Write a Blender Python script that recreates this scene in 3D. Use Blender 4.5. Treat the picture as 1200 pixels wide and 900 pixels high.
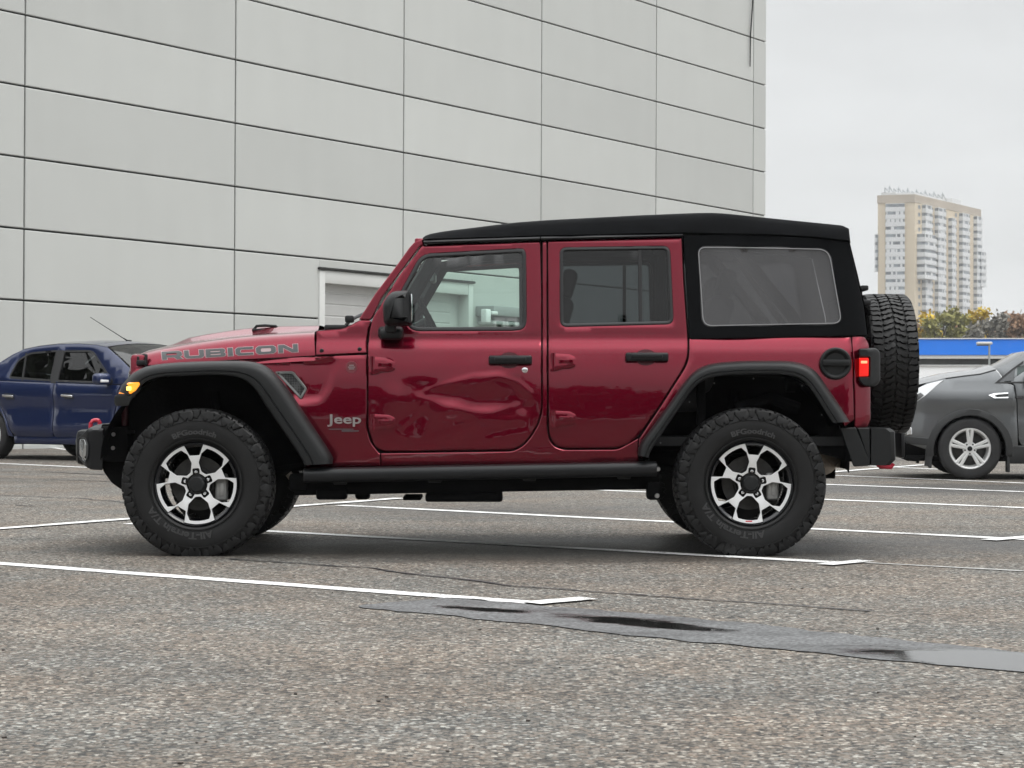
import bpy, bmesh, math, random
from mathutils import Vector, Matrix, noise
from mathutils.geometry import delaunay_2d_cdt
R = math.radians
sc = bpy.context.scene
for o in list(bpy.data.objects):
    bpy.data.objects.remove(o)

# ------------------------------------------------------------------ camera, sky, sun, exposure
FPX, CD, CH = 2400.0, 11.11, 0.861      # focal length in photo pixels, distance to the tyre plane, lens height
cam = bpy.data.cameras.new('camera')
camo = bpy.data.objects.new('camera', cam)
sc.collection.objects.link(camo)
camo.location = (0, -CD, CH)
camo.rotation_euler = (R(90), 0, 0)
cam.sensor_width = 36
cam.lens = FPX / 1200 * 36
cam.shift_x = 20 / 1200
cam.shift_y = 16 / 1200
cam.clip_end = 6000
cam.dof.use_dof = True
cam.dof.focus_distance = CD + .1
cam.dof.aperture_fstop = 16
sc.camera = camo
sc.render.resolution_x, sc.render.resolution_y = 1024, 768
sc.view_settings.view_transform = 'Standard'
sc.view_settings.look = 'None'
sc.view_settings.gamma = 1
sc.view_settings.exposure = 0.88
SUN_EL, SUN_AZ = R(62), R(112)          # azimuth clockwise from +y
w = bpy.data.worlds.new('World')
sc.world = w
w.use_nodes = True
nt = w.node_tree
nt.nodes.clear()
def wn(t, **k):
    n = nt.nodes.new(t)
    for a, b in k.items(): setattr(n, a, b)
    return n
sky = wn('ShaderNodeTexSky', sky_type='NISHITA', sun_disc=False, sun_elevation=SUN_EL, sun_rotation=SUN_AZ,
         air_density=1.0, dust_density=3.0, ozone_density=1.0)
hs = wn('ShaderNodeHueSaturation'); hs.inputs['Saturation'].default_value = .10
tc = wn('ShaderNodeTexCoord'); sep = wn('ShaderNodeSeparateXYZ')
nz = wn('ShaderNodeTexNoise'); nz.inputs['Scale'].default_value = 3.6; nz.inputs['Detail'].default_value = 6
mp = wn('ShaderNodeMapping'); mp.inputs['Scale'].default_value = (1, 1, 3)
cr = wn('ShaderNodeMapRange'); cr.inputs['From Min'].default_value = .3; cr.inputs['From Max'].default_value = .7
cr.inputs['To Min'].default_value = 4.0; cr.inputs['To Max'].default_value = 5.6
zr = wn('ShaderNodeValToRGB')          # overcast: pale at the horizon, greyer just above, brightest overhead
zr.color_ramp.elements[0].position = 0; zr.color_ramp.elements[0].color = (.33,) * 3 + (1,)
zr.color_ramp.elements[1].position = 1; zr.color_ramp.elements[1].color = (1, 1, 1, 1)
for p_, v_ in ((.07, .325), (.20, .285), (.35, .36), (.7, .95)):
    e_ = zr.color_ramp.elements.new(p_); e_.color = (v_, v_, v_, 1)
mul = wn('ShaderNodeMath', operation='MULTIPLY')
mix = wn('ShaderNodeMix', data_type='RGBA'); mix.inputs['Factor'].default_value = .86
comb = wn('ShaderNodeVectorMath', operation='SCALE'); comb.inputs[0].default_value = (.975, .995, 1.0)
bg = wn('ShaderNodeBackground'); bg.inputs['Strength'].default_value = .10
ow = wn('ShaderNodeOutputWorld')
L = nt.links.new
L(sky.outputs[0], hs.inputs['Color']); L(tc.outputs['Generated'], sep.inputs[0]); L(tc.outputs['Generated'], mp.inputs[0])
L(mp.outputs[0], nz.inputs['Vector']); L(nz.outputs['Fac'], cr.inputs[0]); L(sep.outputs['Z'], zr.inputs[0])
mul3 = wn('ShaderNodeMath', operation='MULTIPLY'); mul3.inputs[1].default_value = 3.0; L(zr.outputs[0], mul3.inputs[0])
L(cr.outputs[0], mul.inputs[0]); L(mul3.outputs[0], mul.inputs[1]); L(mul.outputs[0], comb.inputs['Scale'])
L(hs.outputs[0], mix.inputs['A']); L(comb.outputs[0], mix.inputs['B']); L(mix.outputs['Result'], bg.inputs[0]); L(bg.outputs[0], ow.inputs[0])
sl = bpy.data.lights.new('sun', 'SUN'); sl.energy = .7; sl.angle = R(30); sl.color = (1, .97, .93)
so = bpy.data.objects.new('sun', sl); sc.collection.objects.link(so)
sd = Vector((math.sin(SUN_AZ) * math.cos(SUN_EL), math.cos(SUN_AZ) * math.cos(SUN_EL), math.sin(SUN_EL)))
so.rotation_euler = sd.to_track_quat('Z', 'Y').to_euler()
so.location = sd * 50

# ------------------------------------------------------------------ helpers
ORI = {}
def tag(o, label=None, cat=None, group=None, kind=None):
    for k, v in (('label', label), ('category', cat), ('group', group), ('kind', kind)):
        if v: o[k] = v
    return o
def empty(name, loc=(0, 0, 0)):
    o = bpy.data.objects.new(name, None); sc.collection.objects.link(o)
    o.empty_display_size = .2
    o.location = loc; ORI[o] = Vector(loc); return o
def W(px, py, y):
    k = (CD + y) / FPX
    return Vector(((px - 580) * k, y, CH + (466 - py) * k))
def G(px, py, z=0.0):
    d = (CH - z) * FPX / (py - 466)
    return Vector(((px - 580) * d / FPX, d - CD, z))

class MB:
    def __init__(s): s.v, s.f, s.m = [], [], []
    def add(s, vs, fs, mi=0):
        b = len(s.v)
        s.v += [Vector(p) for p in vs]
        s.f += [tuple(i + b for i in f) for f in fs]
        s.m += [mi] * len(fs)
        return s
    def box(s, c, d, bev=0, rot=None, seg=2, mi=0, taper=None):
        bm = bmesh.new(); bmesh.ops.create_cube(bm, size=1)
        for v in bm.verts:
            k = 1
            if taper and v.co.z > 0: v.co.x *= taper[0]; v.co.y *= taper[1]
            v.co = Vector((v.co.x * d[0], v.co.y * d[1], v.co.z * d[2]))
        if bev: bmesh.ops.bevel(bm, geom=bm.edges[:], offset=bev, segments=seg, affect='EDGES', profile=.5)
        Mx = Matrix.Translation(Vector(c)) @ (rot.to_4x4() if rot else Matrix())
        s._bm(bm, Mx, mi); return s
    def _bm(s, bm, Mx, mi=0):
        bm.verts.ensure_lookup_table(); bm.verts.index_update()
        s.add([Mx @ v.co for v in bm.verts], [[v.index for v in f.verts] for f in bm.faces], mi)
        bm.free()
    def tube(s, path, r, n=10, cap=True, closed=False, mi=0, flat=1):
        path = [Vector(p) for p in path]; N = len(path); rings = []
        rr = r if isinstance(r, (list, tuple)) else [r] * N
        up = Vector((0, 0, 1))
        for i, p in enumerate(path):
            a = path[(i - 1) % N] if (i or closed) else p
            b = path[(i + 1) % N] if (i < N - 1 or closed) else p
            t = (b - a).normalized()
            u = up if abs(t.dot(up)) < .95 else Vector((0, 1, 0))
            x = t.cross(u).normalized(); y = x.cross(t).normalized()
            rings.append([p + (x * math.cos(2 * math.pi * k / n) + y * math.sin(2 * math.pi * k / n) * flat) * rr[i] for k in range(n)])
        vs = [q for ring in rings for q in ring]; fs = []
        for i in range(N if closed else N - 1):
            j = (i + 1) % N
            for k in range(n):
                fs.append((i * n + k, i * n + (k + 1) % n, j * n + (k + 1) % n, j * n + k))
        if cap and not closed:
            fs.append(tuple(range(n))[::-1]); fs.append(tuple((N - 1) * n + k for k in range(n)))
        s.add(vs, fs, mi); return s
    def lathe(s, prof, c=(0, 0, 0), axis='y', n=48, mi=0, close=False):
        c = Vector(c); vs = []; fs = []
        for r, h in prof:
            for k in range(n):
                a = 2 * math.pi * k / n
                p = {'y': (r * math.cos(a), h, r * math.sin(a)), 'z': (r * math.cos(a), r * math.sin(a), h), 'x': (h, r * math.cos(a), r * math.sin(a))}[axis]
                vs.append(c + Vector(p))
        for i in range(len(prof) - 1):
            for k in range(n):
                fs.append((i * n + k, i * n + (k + 1) % n, (i + 1) * n + (k + 1) % n, (i + 1) * n + k))
        if close:
            fs.append(tuple(range(n))); fs.append(tuple((len(prof) - 1) * n + k for k in range(n))[::-1])
        s.add(vs, fs, mi); return s
    def prism(s, pts, vec, mi=0, inset=0):
        """closed planar polygon extruded along vec; inset bevels the front rim"""
        pts = [Vector(p) for p in pts]; vec = Vector(vec); n = len(pts)
        c = sum(pts, Vector()) / n
        rings = []
        if inset:
            rings.append([p + (c - p).normalized() * inset for p in pts])
            rings.append([p + vec.normalized() * inset for p in pts])
        else: rings.append(pts)
        rings.append([p + vec for p in pts])
        vs = [p for r_ in rings for p in r_]; fs = [tuple(range(n))]
        for i in range(len(rings) - 1):
            for k in range(n):
                fs.append((i * n + k, (i + 1) * n + k, (i + 1) * n + (k + 1) % n, i * n + (k + 1) % n))
        fs.append(tuple((len(rings) - 1) * n + k for k in range(n))[::-1])
        s.add(vs, fs, mi); return s
    def grid(s, rows, mi=0, closed=False):
        """loft: rows of equal length"""
        n = len(rows[0]); vs = [p for r_ in rows for p in r_]; fs = []
        for i in range(len(rows) - 1):
            for k in range(n if closed else n - 1):
                fs.append((i * n + k, i * n + (k + 1) % n, (i + 1) * n + (k + 1) % n, (i + 1) * n + k))
        s.add(vs, fs, mi); return s
    def merge(s, o, Mx=None):
        b = len(s.v)
        s.v += [(Mx @ p) if Mx else p.copy() for p in o.v]
        s.f += [tuple(i + b for i in f) for f in o.f]; s.m += o.m
        return s
    def mirror(s, yc):
        o = MB(); o.v = [Vector((p.x, 2 * yc - p.y, p.z)) for p in s.v]
        o.f = [tuple(reversed(f)) for f in s.f]; o.m = list(s.m); return o
    def obj(s, name, mats, parent=None, smooth=35, origin=None, recalc=True, bev=0, sub=0, toward=None):
        me = bpy.data.meshes.new(name)
        lo = Vector([min(p[i] for p in s.v) for i in range(3)]); hi = Vector([max(p[i] for p in s.v) for i in range(3)])
        og = Vector(origin) if origin is not None else (lo + hi) / 2
        me.from_pydata([p - og for p in s.v], [], s.f)
        for m_ in (mats if isinstance(mats, (list, tuple)) else [mats]): me.materials.append(m_)
        me.polygons.foreach_set('material_index', s.m)
        bm = bmesh.new(); bm.from_mesh(me)
        bmesh.ops.remove_doubles(bm, verts=bm.verts, dist=1e-5)
        if recalc: bmesh.ops.recalc_face_normals(bm, faces=bm.faces)
        if toward is not None:
            t = Vector(toward); tot = sum(f.normal.dot(t) * f.calc_area() for f in bm.faces)
            if tot < 0: bmesh.ops.reverse_faces(bm, faces=bm.faces)
        bm.to_mesh(me); bm.free()
        if smooth:
            me.polygons.foreach_set('use_smooth', [True] * len(me.polygons))
            me.set_sharp_from_angle(angle=R(smooth))
        me.update()
        o = bpy.data.objects.new(name, me); sc.collection.objects.link(o)
        ORI[o] = og
        if parent is not None:
            o.parent = parent; o.location = og - ORI[parent]
        else: o.location = og
        if bev:
            b = o.modifiers.new('edge', 'BEVEL'); b.width = bev; b.segments = 2; b.limit_method = 'ANGLE'; b.angle_limit = R(40)
        if sub:
            b = o.modifiers.new('smooth', 'SUBSURF'); b.levels = sub; b.render_levels = sub
        return o

def fil(pts, seg=6):
    """polygon with fillets: (x, y[, r])"""
    out = []; n = len(pts)
    for i, p in enumerate(pts):
        b = Vector(p[:2]); r = p[2] if len(p) > 2 else 0
        if not r: out.append(b); continue
        a = Vector(pts[i - 1][:2]); c = Vector(pts[(i + 1) % n][:2])
        r1 = min(r, (a - b).length * .49); r2 = min(r, (c - b).length * .49)
        s0 = b + (a - b).normalized() * r1; s1 = b + (c - b).normalized() * r2
        for k in range(seg + 1):
            t = k / seg
            out.append(s0 * (1 - t) ** 2 + b * 2 * t * (1 - t) + s1 * t * t)
    return out
def dens(loop, step):
    out = []
    for i, p in enumerate(loop):
        q = loop[(i + 1) % len(loop)]; n = max(1, int((q - p).length / step))
        for k in range(n): out.append(p.lerp(q, k / n))
    return out
def area2(l): return sum(l[i - 1].x * l[i].y - l[i].x * l[i - 1].y for i in range(len(l)))
def inset(loop, d):
    """move every vertex towards the inside of the loop (d<0: outside)"""
    sgn = 1 if area2(loop) > 0 else -1
    out = []; n = len(loop)
    for i, p in enumerate(loop):
        e1 = (p - loop[i - 1]); e2 = (loop[(i + 1) % n] - p)
        if e1.length < 1e-9 or e2.length < 1e-9: out.append(p.copy()); continue
        n1 = Vector((-e1.y, e1.x)).normalized(); n2 = Vector((-e2.y, e2.x)).normalized()
        m = n1 + n2
        m = m / max(.35, m.dot(n1)) if m.length > 1e-6 else n1
        out.append(p + m * d * sgn)
    return out
def inside(p, loops):
    c = False
    for l in loops:
        j = len(l) - 1
        for i in range(len(l)):
            a, b = l[i], l[j]
            if (a.y > p.y) != (b.y > p.y) and p.x < (b.x - a.x) * (p.y - a.y) / (b.y - a.y) + a.x: c = not c
            j = i
    return c
def near(p, loops, d):
    for l in loops:
        for q in l:
            if abs(q.x - p.x) < d and abs(q.y - p.y) < d: return True
    return False
def sheet(loops, pmap, grid=6, edge=0, edge_d=.004, lip=.0, step=None, back=None):
    """fills 2-D loops (even-odd) with a dense sheet mapped by pmap(u, v, off); returns front MB and rim MB"""
    loops = [dens([Vector(p[:2]) for p in l], step or grid) for l in loops]
    key = lambda p: (round(p.x, 2), round(p.y, 2))
    pts, eds, rim = [], [], set()
    def addloop(l):
        b = len(pts); pts.extend(l)
        for i in range(len(l)): eds.append((b + i, b + (i + 1) % len(l)))
    for l in loops:
        addloop(l)
        for p in l: rim.add(key(p))
    rings = list(loops)
    if edge:
        for i, l in enumerate(loops):
            # first loop shrinks; holes grow
            q = inset(l, edge if i == 0 or not inside(l[0], [loops[0]]) else -edge)
            addloop(q); rings.append(q)
    if grid:
        x0 = min(p.x for p in loops[0]); x1 = max(p.x for p in loops[0]); y0 = min(p.y for p in loops[0]); y1 = max(p.y for p in loops[0])
        for i in range(int((x1 - x0) / grid) + 1):
            for j in range(int((y1 - y0) / grid) + 1):
                p = Vector((x0 + (i + .5 * (j % 2)) * grid, y0 + (j + .37) * grid))
                if inside(p, loops) and not near(p, rings, grid * .45): pts.append(p)
    vo, eo, fo, *_ = delaunay_2d_cdt([Vector(p) for p in pts], eds, [], 0, 1e-5)
    fs = [f for f in fo if inside((vo[f[0]] + vo[f[1]] + vo[f[2]]) / 3, loops)]
    V = [pmap(p.x, p.y, edge_d if (edge and key(p) in rim) else 0) for p in vo]
    front = MB(); front.add(V, fs)
    rm = MB()
    if lip:
        for l in loops:
            a = [pmap(p.x, p.y, edge_d if edge else 0) for p in l]; b = [pmap(p.x, p.y, lip) for p in l]
            n = len(a)
            rm.add(a + b, [(i, (i + 1) % n, n + (i + 1) % n, n + i) for i in range(n)])
    if back is not None:
        rm.add([pmap(p.x, p.y, back) for p in vo], fs)
    return front, rm
def interp(tab, x):
    if x <= tab[0][0]: return tab[0][1]
    for i in range(len(tab) - 1):
        x0, y0 = tab[i]; x1, y1 = tab[i + 1]
        if x <= x1:
            d0 = (y1 - tab[i - 1][1]) / (x1 - tab[i - 1][0]) if i else (y1 - y0) / (x1 - x0)
            d1 = (tab[i + 2][1] - y0) / (tab[i + 2][0] - x0) if i + 2 < len(tab) else (y1 - y0) / (x1 - x0)
            h = x1 - x0; t = (x - x0) / h
            return (2*t**3 - 3*t*t + 1) * y0 + (t**3 - 2*t*t + t) * h * d0 + (-2*t**3 + 3*t*t) * y1 + (t**3 - t*t) * h * d1
    return tab[-1][1]
def lin(tab, x):
    if x <= tab[0][0]: return tab[0][1]
    for (x0, y0), (x1, y1) in zip(tab, tab[1:]):
        if x <= x1: return y0 + (y1 - y0) * (x - x0) / (x1 - x0)
    return tab[-1][1]

# ------------------------------------------------------------------ materials
MATS = {}
def mat(name, col, rough=.5, metal=0, coat=0, coat_r=.03, spec=.5, bump=0, bscale=50, var=0, vscale=5, emis=None, es=0, detail=4, rvar=0, ior=None):
    if name in MATS: return MATS[name]
    m = bpy.data.materials.new(name); m.use_nodes = True; MATS[name] = m
    t = m.node_tree; b = t.nodes['Principled BSDF']
    b.inputs['Base Color'].default_value = (*col, 1); b.inputs['Roughness'].default_value = rough; b.inputs['Metallic'].default_value = metal
    b.inputs['Coat Weight'].default_value = coat; b.inputs['Coat Roughness'].default_value = coat_r
    b.inputs['Specular IOR Level'].default_value = spec
    if emis: b.inputs['Emission Color'].default_value = (*emis, 1); b.inputs['Emission Strength'].default_value = es
    c = t.nodes.new('ShaderNodeTexCoord')
    if var:
        n = t.nodes.new('ShaderNodeTexNoise'); n.inputs['Scale'].default_value = vscale; n.inputs['Detail'].default_value = detail
        t.links.new(c.outputs['Object'], n.inputs['Vector'])
        mr = t.nodes.new('ShaderNodeMapRange'); mr.inputs['From Min'].default_value = .3; mr.inputs['From Max'].default_value = .7
        mr.inputs['To Min'].default_value = 1 - var; mr.inputs['To Max'].default_value = 1 + var
        t.links.new(n.outputs['Fac'], mr.inputs[0])
        v = t.nodes.new('ShaderNodeVectorMath'); v.operation = 'SCALE'; v.inputs[0].default_value = col
        t.links.new(mr.outputs[0], v.inputs['Scale']); t.links.new(v.outputs[0], b.inputs['Base Color'])
        if rvar:
            mr2 = t.nodes.new('ShaderNodeMapRange'); mr2.inputs['From Min'].default_value = .3; mr2.inputs['From Max'].default_value = .7
            mr2.inputs['To Min'].default_value = max(0, rough - rvar); mr2.inputs['To Max'].default_value = rough + rvar
            t.links.new(n.outputs['Fac'], mr2.inputs[0]); t.links.new(mr2.outputs[0], b.inputs['Roughness'])
    if bump:
        n = t.nodes.new('ShaderNodeTexNoise'); n.inputs['Scale'].default_value = bscale; n.inputs['Detail'].default_value = 3
        t.links.new(c.outputs['Object'], n.inputs['Vector'])
        bp = t.nodes.new('ShaderNodeBump'); bp.inputs['Strength'].default_value = 1; bp.inputs['Distance'].default_value = bump
        t.links.new(n.outputs['Fac'], bp.inputs['Height']); t.links.new(bp.outputs[0], b.inputs['Normal'])
    return m
def paint(name, col, metal=.35, rough=.32, flake=.25):
    """metallic lacquer: flaked base, faint orange peel, clear coat"""
    m = mat(name, col, rough, metal, coat=1, coat_r=.015)
    t = m.node_tree; b = t.nodes['Principled BSDF']; c = t.nodes.new('ShaderNodeTexCoord')
    n = t.nodes.new('ShaderNodeTexNoise'); n.inputs['Scale'].default_value = 900; n.inputs['Detail'].default_value = 1
    t.links.new(c.outputs['Object'], n.inputs['Vector'])
    v = t.nodes.new('ShaderNodeMapRange'); v.inputs['From Min'].default_value = .35; v.inputs['From Max'].default_value = .65
    v.inputs['To Min'].default_value = 1 - flake; v.inputs['To Max'].default_value = 1 + flake; t.links.new(n.outputs['Fac'], v.inputs[0])
    s = t.nodes.new('ShaderNodeVectorMath'); s.operation = 'SCALE'; s.inputs[0].default_value = col
    t.links.new(v.outputs[0], s.inputs['Scale']); t.links.new(s.outputs[0], b.inputs['Base Color'])
    n2 = t.nodes.new('ShaderNodeTexNoise'); n2.inputs['Scale'].default_value = 5; n2.inputs['Detail'].default_value = 2
    t.links.new(c.outputs['Object'], n2.inputs['Vector'])
    bp = t.nodes.new('ShaderNodeBump'); bp.inputs['Strength'].default_value = .5; bp.inputs['Distance'].default_value = .004
    t.links.new(n2.outputs['Fac'], bp.inputs['Height']); t.links.new(bp.outputs[0], b.inputs['Coat Normal'])
    return m
def glass(name, tint, refl=1.0, rough=0.0, haze=None, hz=0):
    m = bpy.data.materials.new(name); m.use_nodes = True; MATS[name] = m
    t = m.node_tree; t.nodes.clear()
    o = t.nodes.new('ShaderNodeOutputMaterial'); tr = t.nodes.new('ShaderNodeBsdfTransparent'); tr.inputs[0].default_value = (*tint, 1)
    gl = t.nodes.new('ShaderNodeBsdfGlossy'); gl.inputs['Roughness'].default_value = rough; gl.inputs[0].default_value = (refl, refl, refl, 1)
    fr = t.nodes.new('ShaderNodeFresnel'); fr.inputs[0].default_value = 1.5
    mx = t.nodes.new('ShaderNodeMixShader')
    t.links.new(fr.outputs[0], mx.inputs[0])
    if haze:
        df = t.nodes.new('ShaderNodeBsdfDiffuse'); df.inputs[0].default_value = (*haze, 1)
        m2 = t.nodes.new('ShaderNodeMixShader'); m2.inputs[0].default_value = hz
        t.links.new(tr.outputs[0], m2.inputs[1]); t.links.new(df.outputs[0], m2.inputs[2]); t.links.new(m2.outputs[0], mx.inputs[1])
    else: t.links.new(tr.outputs[0], mx.inputs[1])
    t.links.new(gl.outputs[0], mx.inputs[2]); t.links.new(mx.outputs[0], o.inputs[0])
    return m

RED = paint('crimson_lacquer', (.175, .0015, .016), metal=.87, rough=.27); RED.node_tree.nodes['Principled BSDF'].inputs['Coat Weight'].default_value = .8; RED.node_tree.nodes['Principled BSDF'].inputs['Specular IOR Level'].default_value = .25
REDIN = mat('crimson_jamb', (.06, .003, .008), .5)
BLK = mat('black_moulded_plastic', (.0095, .0103, .011), .48, spec=.33, bump=.0004, bscale=900, var=.12, vscale=12)
BLK2 = mat('black_satin_steel', (.0075, .0078, .009), .38, spec=.35, bump=.0002, bscale=1200)
DARK = mat('black_underbody', (.0032, .0032, .0036), .8, spec=.12, var=.4, vscale=8, bump=.002, bscale=40)
GAP = mat('panel_gap_black', (.004, .004, .004), .9)
RUB = mat('tyre_rubber', (.0065, .0065, .0068), .52, spec=.36, bump=.0006, bscale=260, var=.25, vscale=14)
RUBL = mat('tyre_lettering_rubber', (.040, .040, .041), .5)
FAB = mat('black_soft_top_fabric', (.0030, .0034, .0042), .92, spec=.14, bump=.0012, bscale=420, var=.25, vscale=7)
SEAL = mat('window_rubber', (.012, .012, .013), .5)
MACH = mat('machined_alloy', (.86, .865, .87), .38, .45, bump=.0002, bscale=600)
RIMB = mat('gloss_black_rim', (.005, .0055, .008), .22, coat=.3)
CHROME = mat('chrome', (.75, .76, .77), .12, 1)
STEEL = mat('brake_steel', (.06, .058, .056), .55, .6, var=.25, vscale=20)
RUST = mat('exhaust_steel', (.33, .29, .25), .5, .8, var=.25, vscale=15)
AMBER = mat('amber_lens', (.85, .26, .02), .15, coat=1, emis=(1, .33, .02), es=.55)
AMBERL = mat('amber_lamp_core', (1, .6, .1), .3, emis=(1, .55, .08), es=2.2)
REDL = mat('red_lens', (.55, .01, .01), .15, coat=1, emis=(1, .03, .02), es=.3)
REDLC = mat('red_lamp_core', (1, .2, .1), .3, emis=(1, .12, .06), es=2.2)
HOOK = mat('red_tow_hook', (.55, .02, .05), .4, coat=.4)
GLF = glass('clear_green_glass', (.80, .93, .88)); GLF.node_tree.nodes['Fresnel'].inputs[0].default_value = 1.7
GLP = glass('privacy_glass', (.26, .29, .30))
GLV = glass('smoked_vinyl', (.30, .30, .31), rough=.08, haze=(.11, .108, .112), hz=.5)
INT = mat('interior_black', (.010, .010, .011), .7, var=.2, vscale=10)
SILV = mat('silver_badge', (.48, .47, .47), .3, .9)
DGREY = mat('charcoal_vinyl', (.06, .065, .068), .5)
PINKO = mat('decal_outline_grey', (.42, .30, .31), .4)

def pair(mb, name, m, parent, **k):
    """one object on the near side and its mirror image on the far side"""
    return [mb.obj(name, m, parent, **k), mb.mirror(.94).obj(name, m, parent, **k)]
# ------------------------------------------------------------------ ground
def asphalt():
    m = bpy.data.materials.new('granite_asphalt'); m.use_nodes = True; t = m.node_tree; b = t.nodes['Principled BSDF']; l = t.links.new
    N = t.nodes.new
    c = N('ShaderNodeTexCoord')
    vo = N('ShaderNodeTexVoronoi'); vo.inputs['Scale'].default_value = 74; l(c.outputs['Object'], vo.inputs['Vector'])
    sepc = N('ShaderNodeSeparateColor'); l(vo.outputs['Color'], sepc.inputs[0])
    rp = N('ShaderNodeValToRGB'); l(sepc.outputs[0], rp.inputs[0])
    el = rp.color_ramp.elements
    stops = [(0, (.026, .026, .026)), (.16, (.074, .073, .070)), (.36, (.138, .118, .100)), (.56, (.172, .166, .152)), (.75, (.200, .162, .134)), (.88, (.275, .265, .245)), (1, (.45, .435, .40))]
    el[0].position, el[0].color = stops[0][0], (*stops[0][1], 1); el[1].position, el[1].color = 1, (*stops[-1][1], 1)
    for p, q in stops[1:-1]:
        e = el.new(p); e.color = (*q, 1)
    # large stains
    n1 = N('ShaderNodeTexNoise'); n1.inputs['Scale'].default_value = .55; n1.inputs['Detail'].default_value = 7; n1.inputs['Roughness'].default_value = .62
    mp_ = N('ShaderNodeMapping'); mp_.inputs['Rotation'].default_value = (0, 0, R(39)); mp_.inputs['Scale'].default_value = (.55, 1.5, 1)
    l(c.outputs['Object'], mp_.inputs[0]); l(mp_.outputs[0], n1.inputs['Vector'])
    r1 = N('ShaderNodeMapRange'); r1.inputs['From Min'].default_value = .32; r1.inputs['From Max'].default_value = .68; r1.inputs['To Min'].default_value = .66; r1.inputs['To Max'].default_value = 1.10
    l(n1.outputs['Fac'], r1.inputs[0])
    # warm / cool drift
    n3 = N('ShaderNodeTexNoise'); n3.inputs['Scale'].default_value = 1.3; n3.inputs['Detail'].default_value = 3; l(c.outputs['Object'], n3.inputs['Vector'])
    wc = N('ShaderNodeMix'); wc.data_type = 'RGBA'; wc.inputs['A'].default_value = (.97, 1, 1.0, 1); wc.inputs['B'].default_value = (1.08, .99, .90, 1)
    r3 = N('ShaderNodeMapRange'); r3.inputs['From Min'].default_value = .35; r3.inputs['From Max'].default_value = .65; l(n3.outputs['Fac'], r3.inputs[0]); l(r3.outputs[0], wc.inputs['Factor'])
    # wet zone round the parked car with its shade painted in, and patches beyond
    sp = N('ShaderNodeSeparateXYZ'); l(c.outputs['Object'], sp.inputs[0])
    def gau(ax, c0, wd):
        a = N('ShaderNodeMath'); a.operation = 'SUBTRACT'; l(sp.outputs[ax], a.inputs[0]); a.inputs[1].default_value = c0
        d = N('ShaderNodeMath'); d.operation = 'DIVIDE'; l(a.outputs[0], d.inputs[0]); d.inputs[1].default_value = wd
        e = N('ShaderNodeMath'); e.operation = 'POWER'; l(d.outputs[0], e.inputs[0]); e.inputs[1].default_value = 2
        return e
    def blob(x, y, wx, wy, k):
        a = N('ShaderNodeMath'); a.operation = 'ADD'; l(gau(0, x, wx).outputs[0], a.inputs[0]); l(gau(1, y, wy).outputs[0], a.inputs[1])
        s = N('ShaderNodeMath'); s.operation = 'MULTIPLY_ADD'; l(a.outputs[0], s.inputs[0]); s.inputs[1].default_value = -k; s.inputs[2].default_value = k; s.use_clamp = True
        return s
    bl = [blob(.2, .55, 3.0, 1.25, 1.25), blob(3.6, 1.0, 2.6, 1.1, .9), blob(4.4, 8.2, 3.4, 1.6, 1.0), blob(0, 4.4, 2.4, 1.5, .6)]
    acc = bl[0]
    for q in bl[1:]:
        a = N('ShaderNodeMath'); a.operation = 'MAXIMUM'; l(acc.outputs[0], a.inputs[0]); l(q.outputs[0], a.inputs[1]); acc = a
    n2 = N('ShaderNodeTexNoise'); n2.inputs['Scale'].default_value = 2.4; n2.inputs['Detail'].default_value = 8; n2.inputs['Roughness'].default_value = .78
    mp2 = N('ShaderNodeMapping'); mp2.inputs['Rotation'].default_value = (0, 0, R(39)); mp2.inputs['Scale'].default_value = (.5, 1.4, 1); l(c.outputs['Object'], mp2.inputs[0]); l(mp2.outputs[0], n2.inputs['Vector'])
    wet_shade = N('ShaderNodeMath'); wet_shade.operation = 'MULTIPLY_ADD'; l(acc.outputs[0], wet_shade.inputs[0]); wet_shade.inputs[1].default_value = .62; l(n2.outputs['Fac'], wet_shade.inputs[2])
    wr = N('ShaderNodeMapRange'); wr.inputs['From Min'].default_value = .55; wr.inputs['From Max'].default_value = 1.05; l(wet_shade.outputs[0], wr.inputs[0])
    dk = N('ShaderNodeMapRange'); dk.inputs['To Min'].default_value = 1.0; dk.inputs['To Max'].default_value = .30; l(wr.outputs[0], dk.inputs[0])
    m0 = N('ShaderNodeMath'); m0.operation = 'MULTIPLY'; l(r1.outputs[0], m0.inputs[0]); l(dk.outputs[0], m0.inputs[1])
    # worn-out pits between the stones
    vp = N('ShaderNodeTexVoronoi'); vp.feature = 'DISTANCE_TO_EDGE'; vp.inputs['Scale'].default_value = 74; l(c.outputs['Object'], vp.inputs['Vector'])
    n5 = N('ShaderNodeTexNoise'); n5.inputs['Scale'].default_value = 38; n5.inputs['Detail'].default_value = 4; l(c.outputs['Object'], n5.inputs['Vector'])
    pm_ = N('ShaderNodeMath'); pm_.operation = 'MULTIPLY_ADD'; l(n5.outputs['Fac'], pm_.inputs[0]); pm_.inputs[1].default_value = -.55; l(vp.outputs['Distance'], pm_.inputs[2])
    pr = N('ShaderNodeMapRange'); pr.inputs['From Min'].default_value = -.30; pr.inputs['From Max'].default_value = -.16; pr.inputs['To Min'].default_value = .42; pr.inputs['To Max'].default_value = 1.08; l(pm_.outputs[0], pr.inputs[0])
    m1a = N('ShaderNodeMath'); m1a.operation = 'MULTIPLY'; l(m0.outputs[0], m1a.inputs[0]); l(pr.outputs[0], m1a.inputs[1])
    # oil drips
    n6 = N('ShaderNodeTexNoise'); n6.inputs['Scale'].default_value = 3.1; n6.inputs['Detail'].default_value = 6; n6.inputs['Distortion'].default_value = .6; l(c.outputs['Object'], n6.inputs['Vector'])
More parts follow.
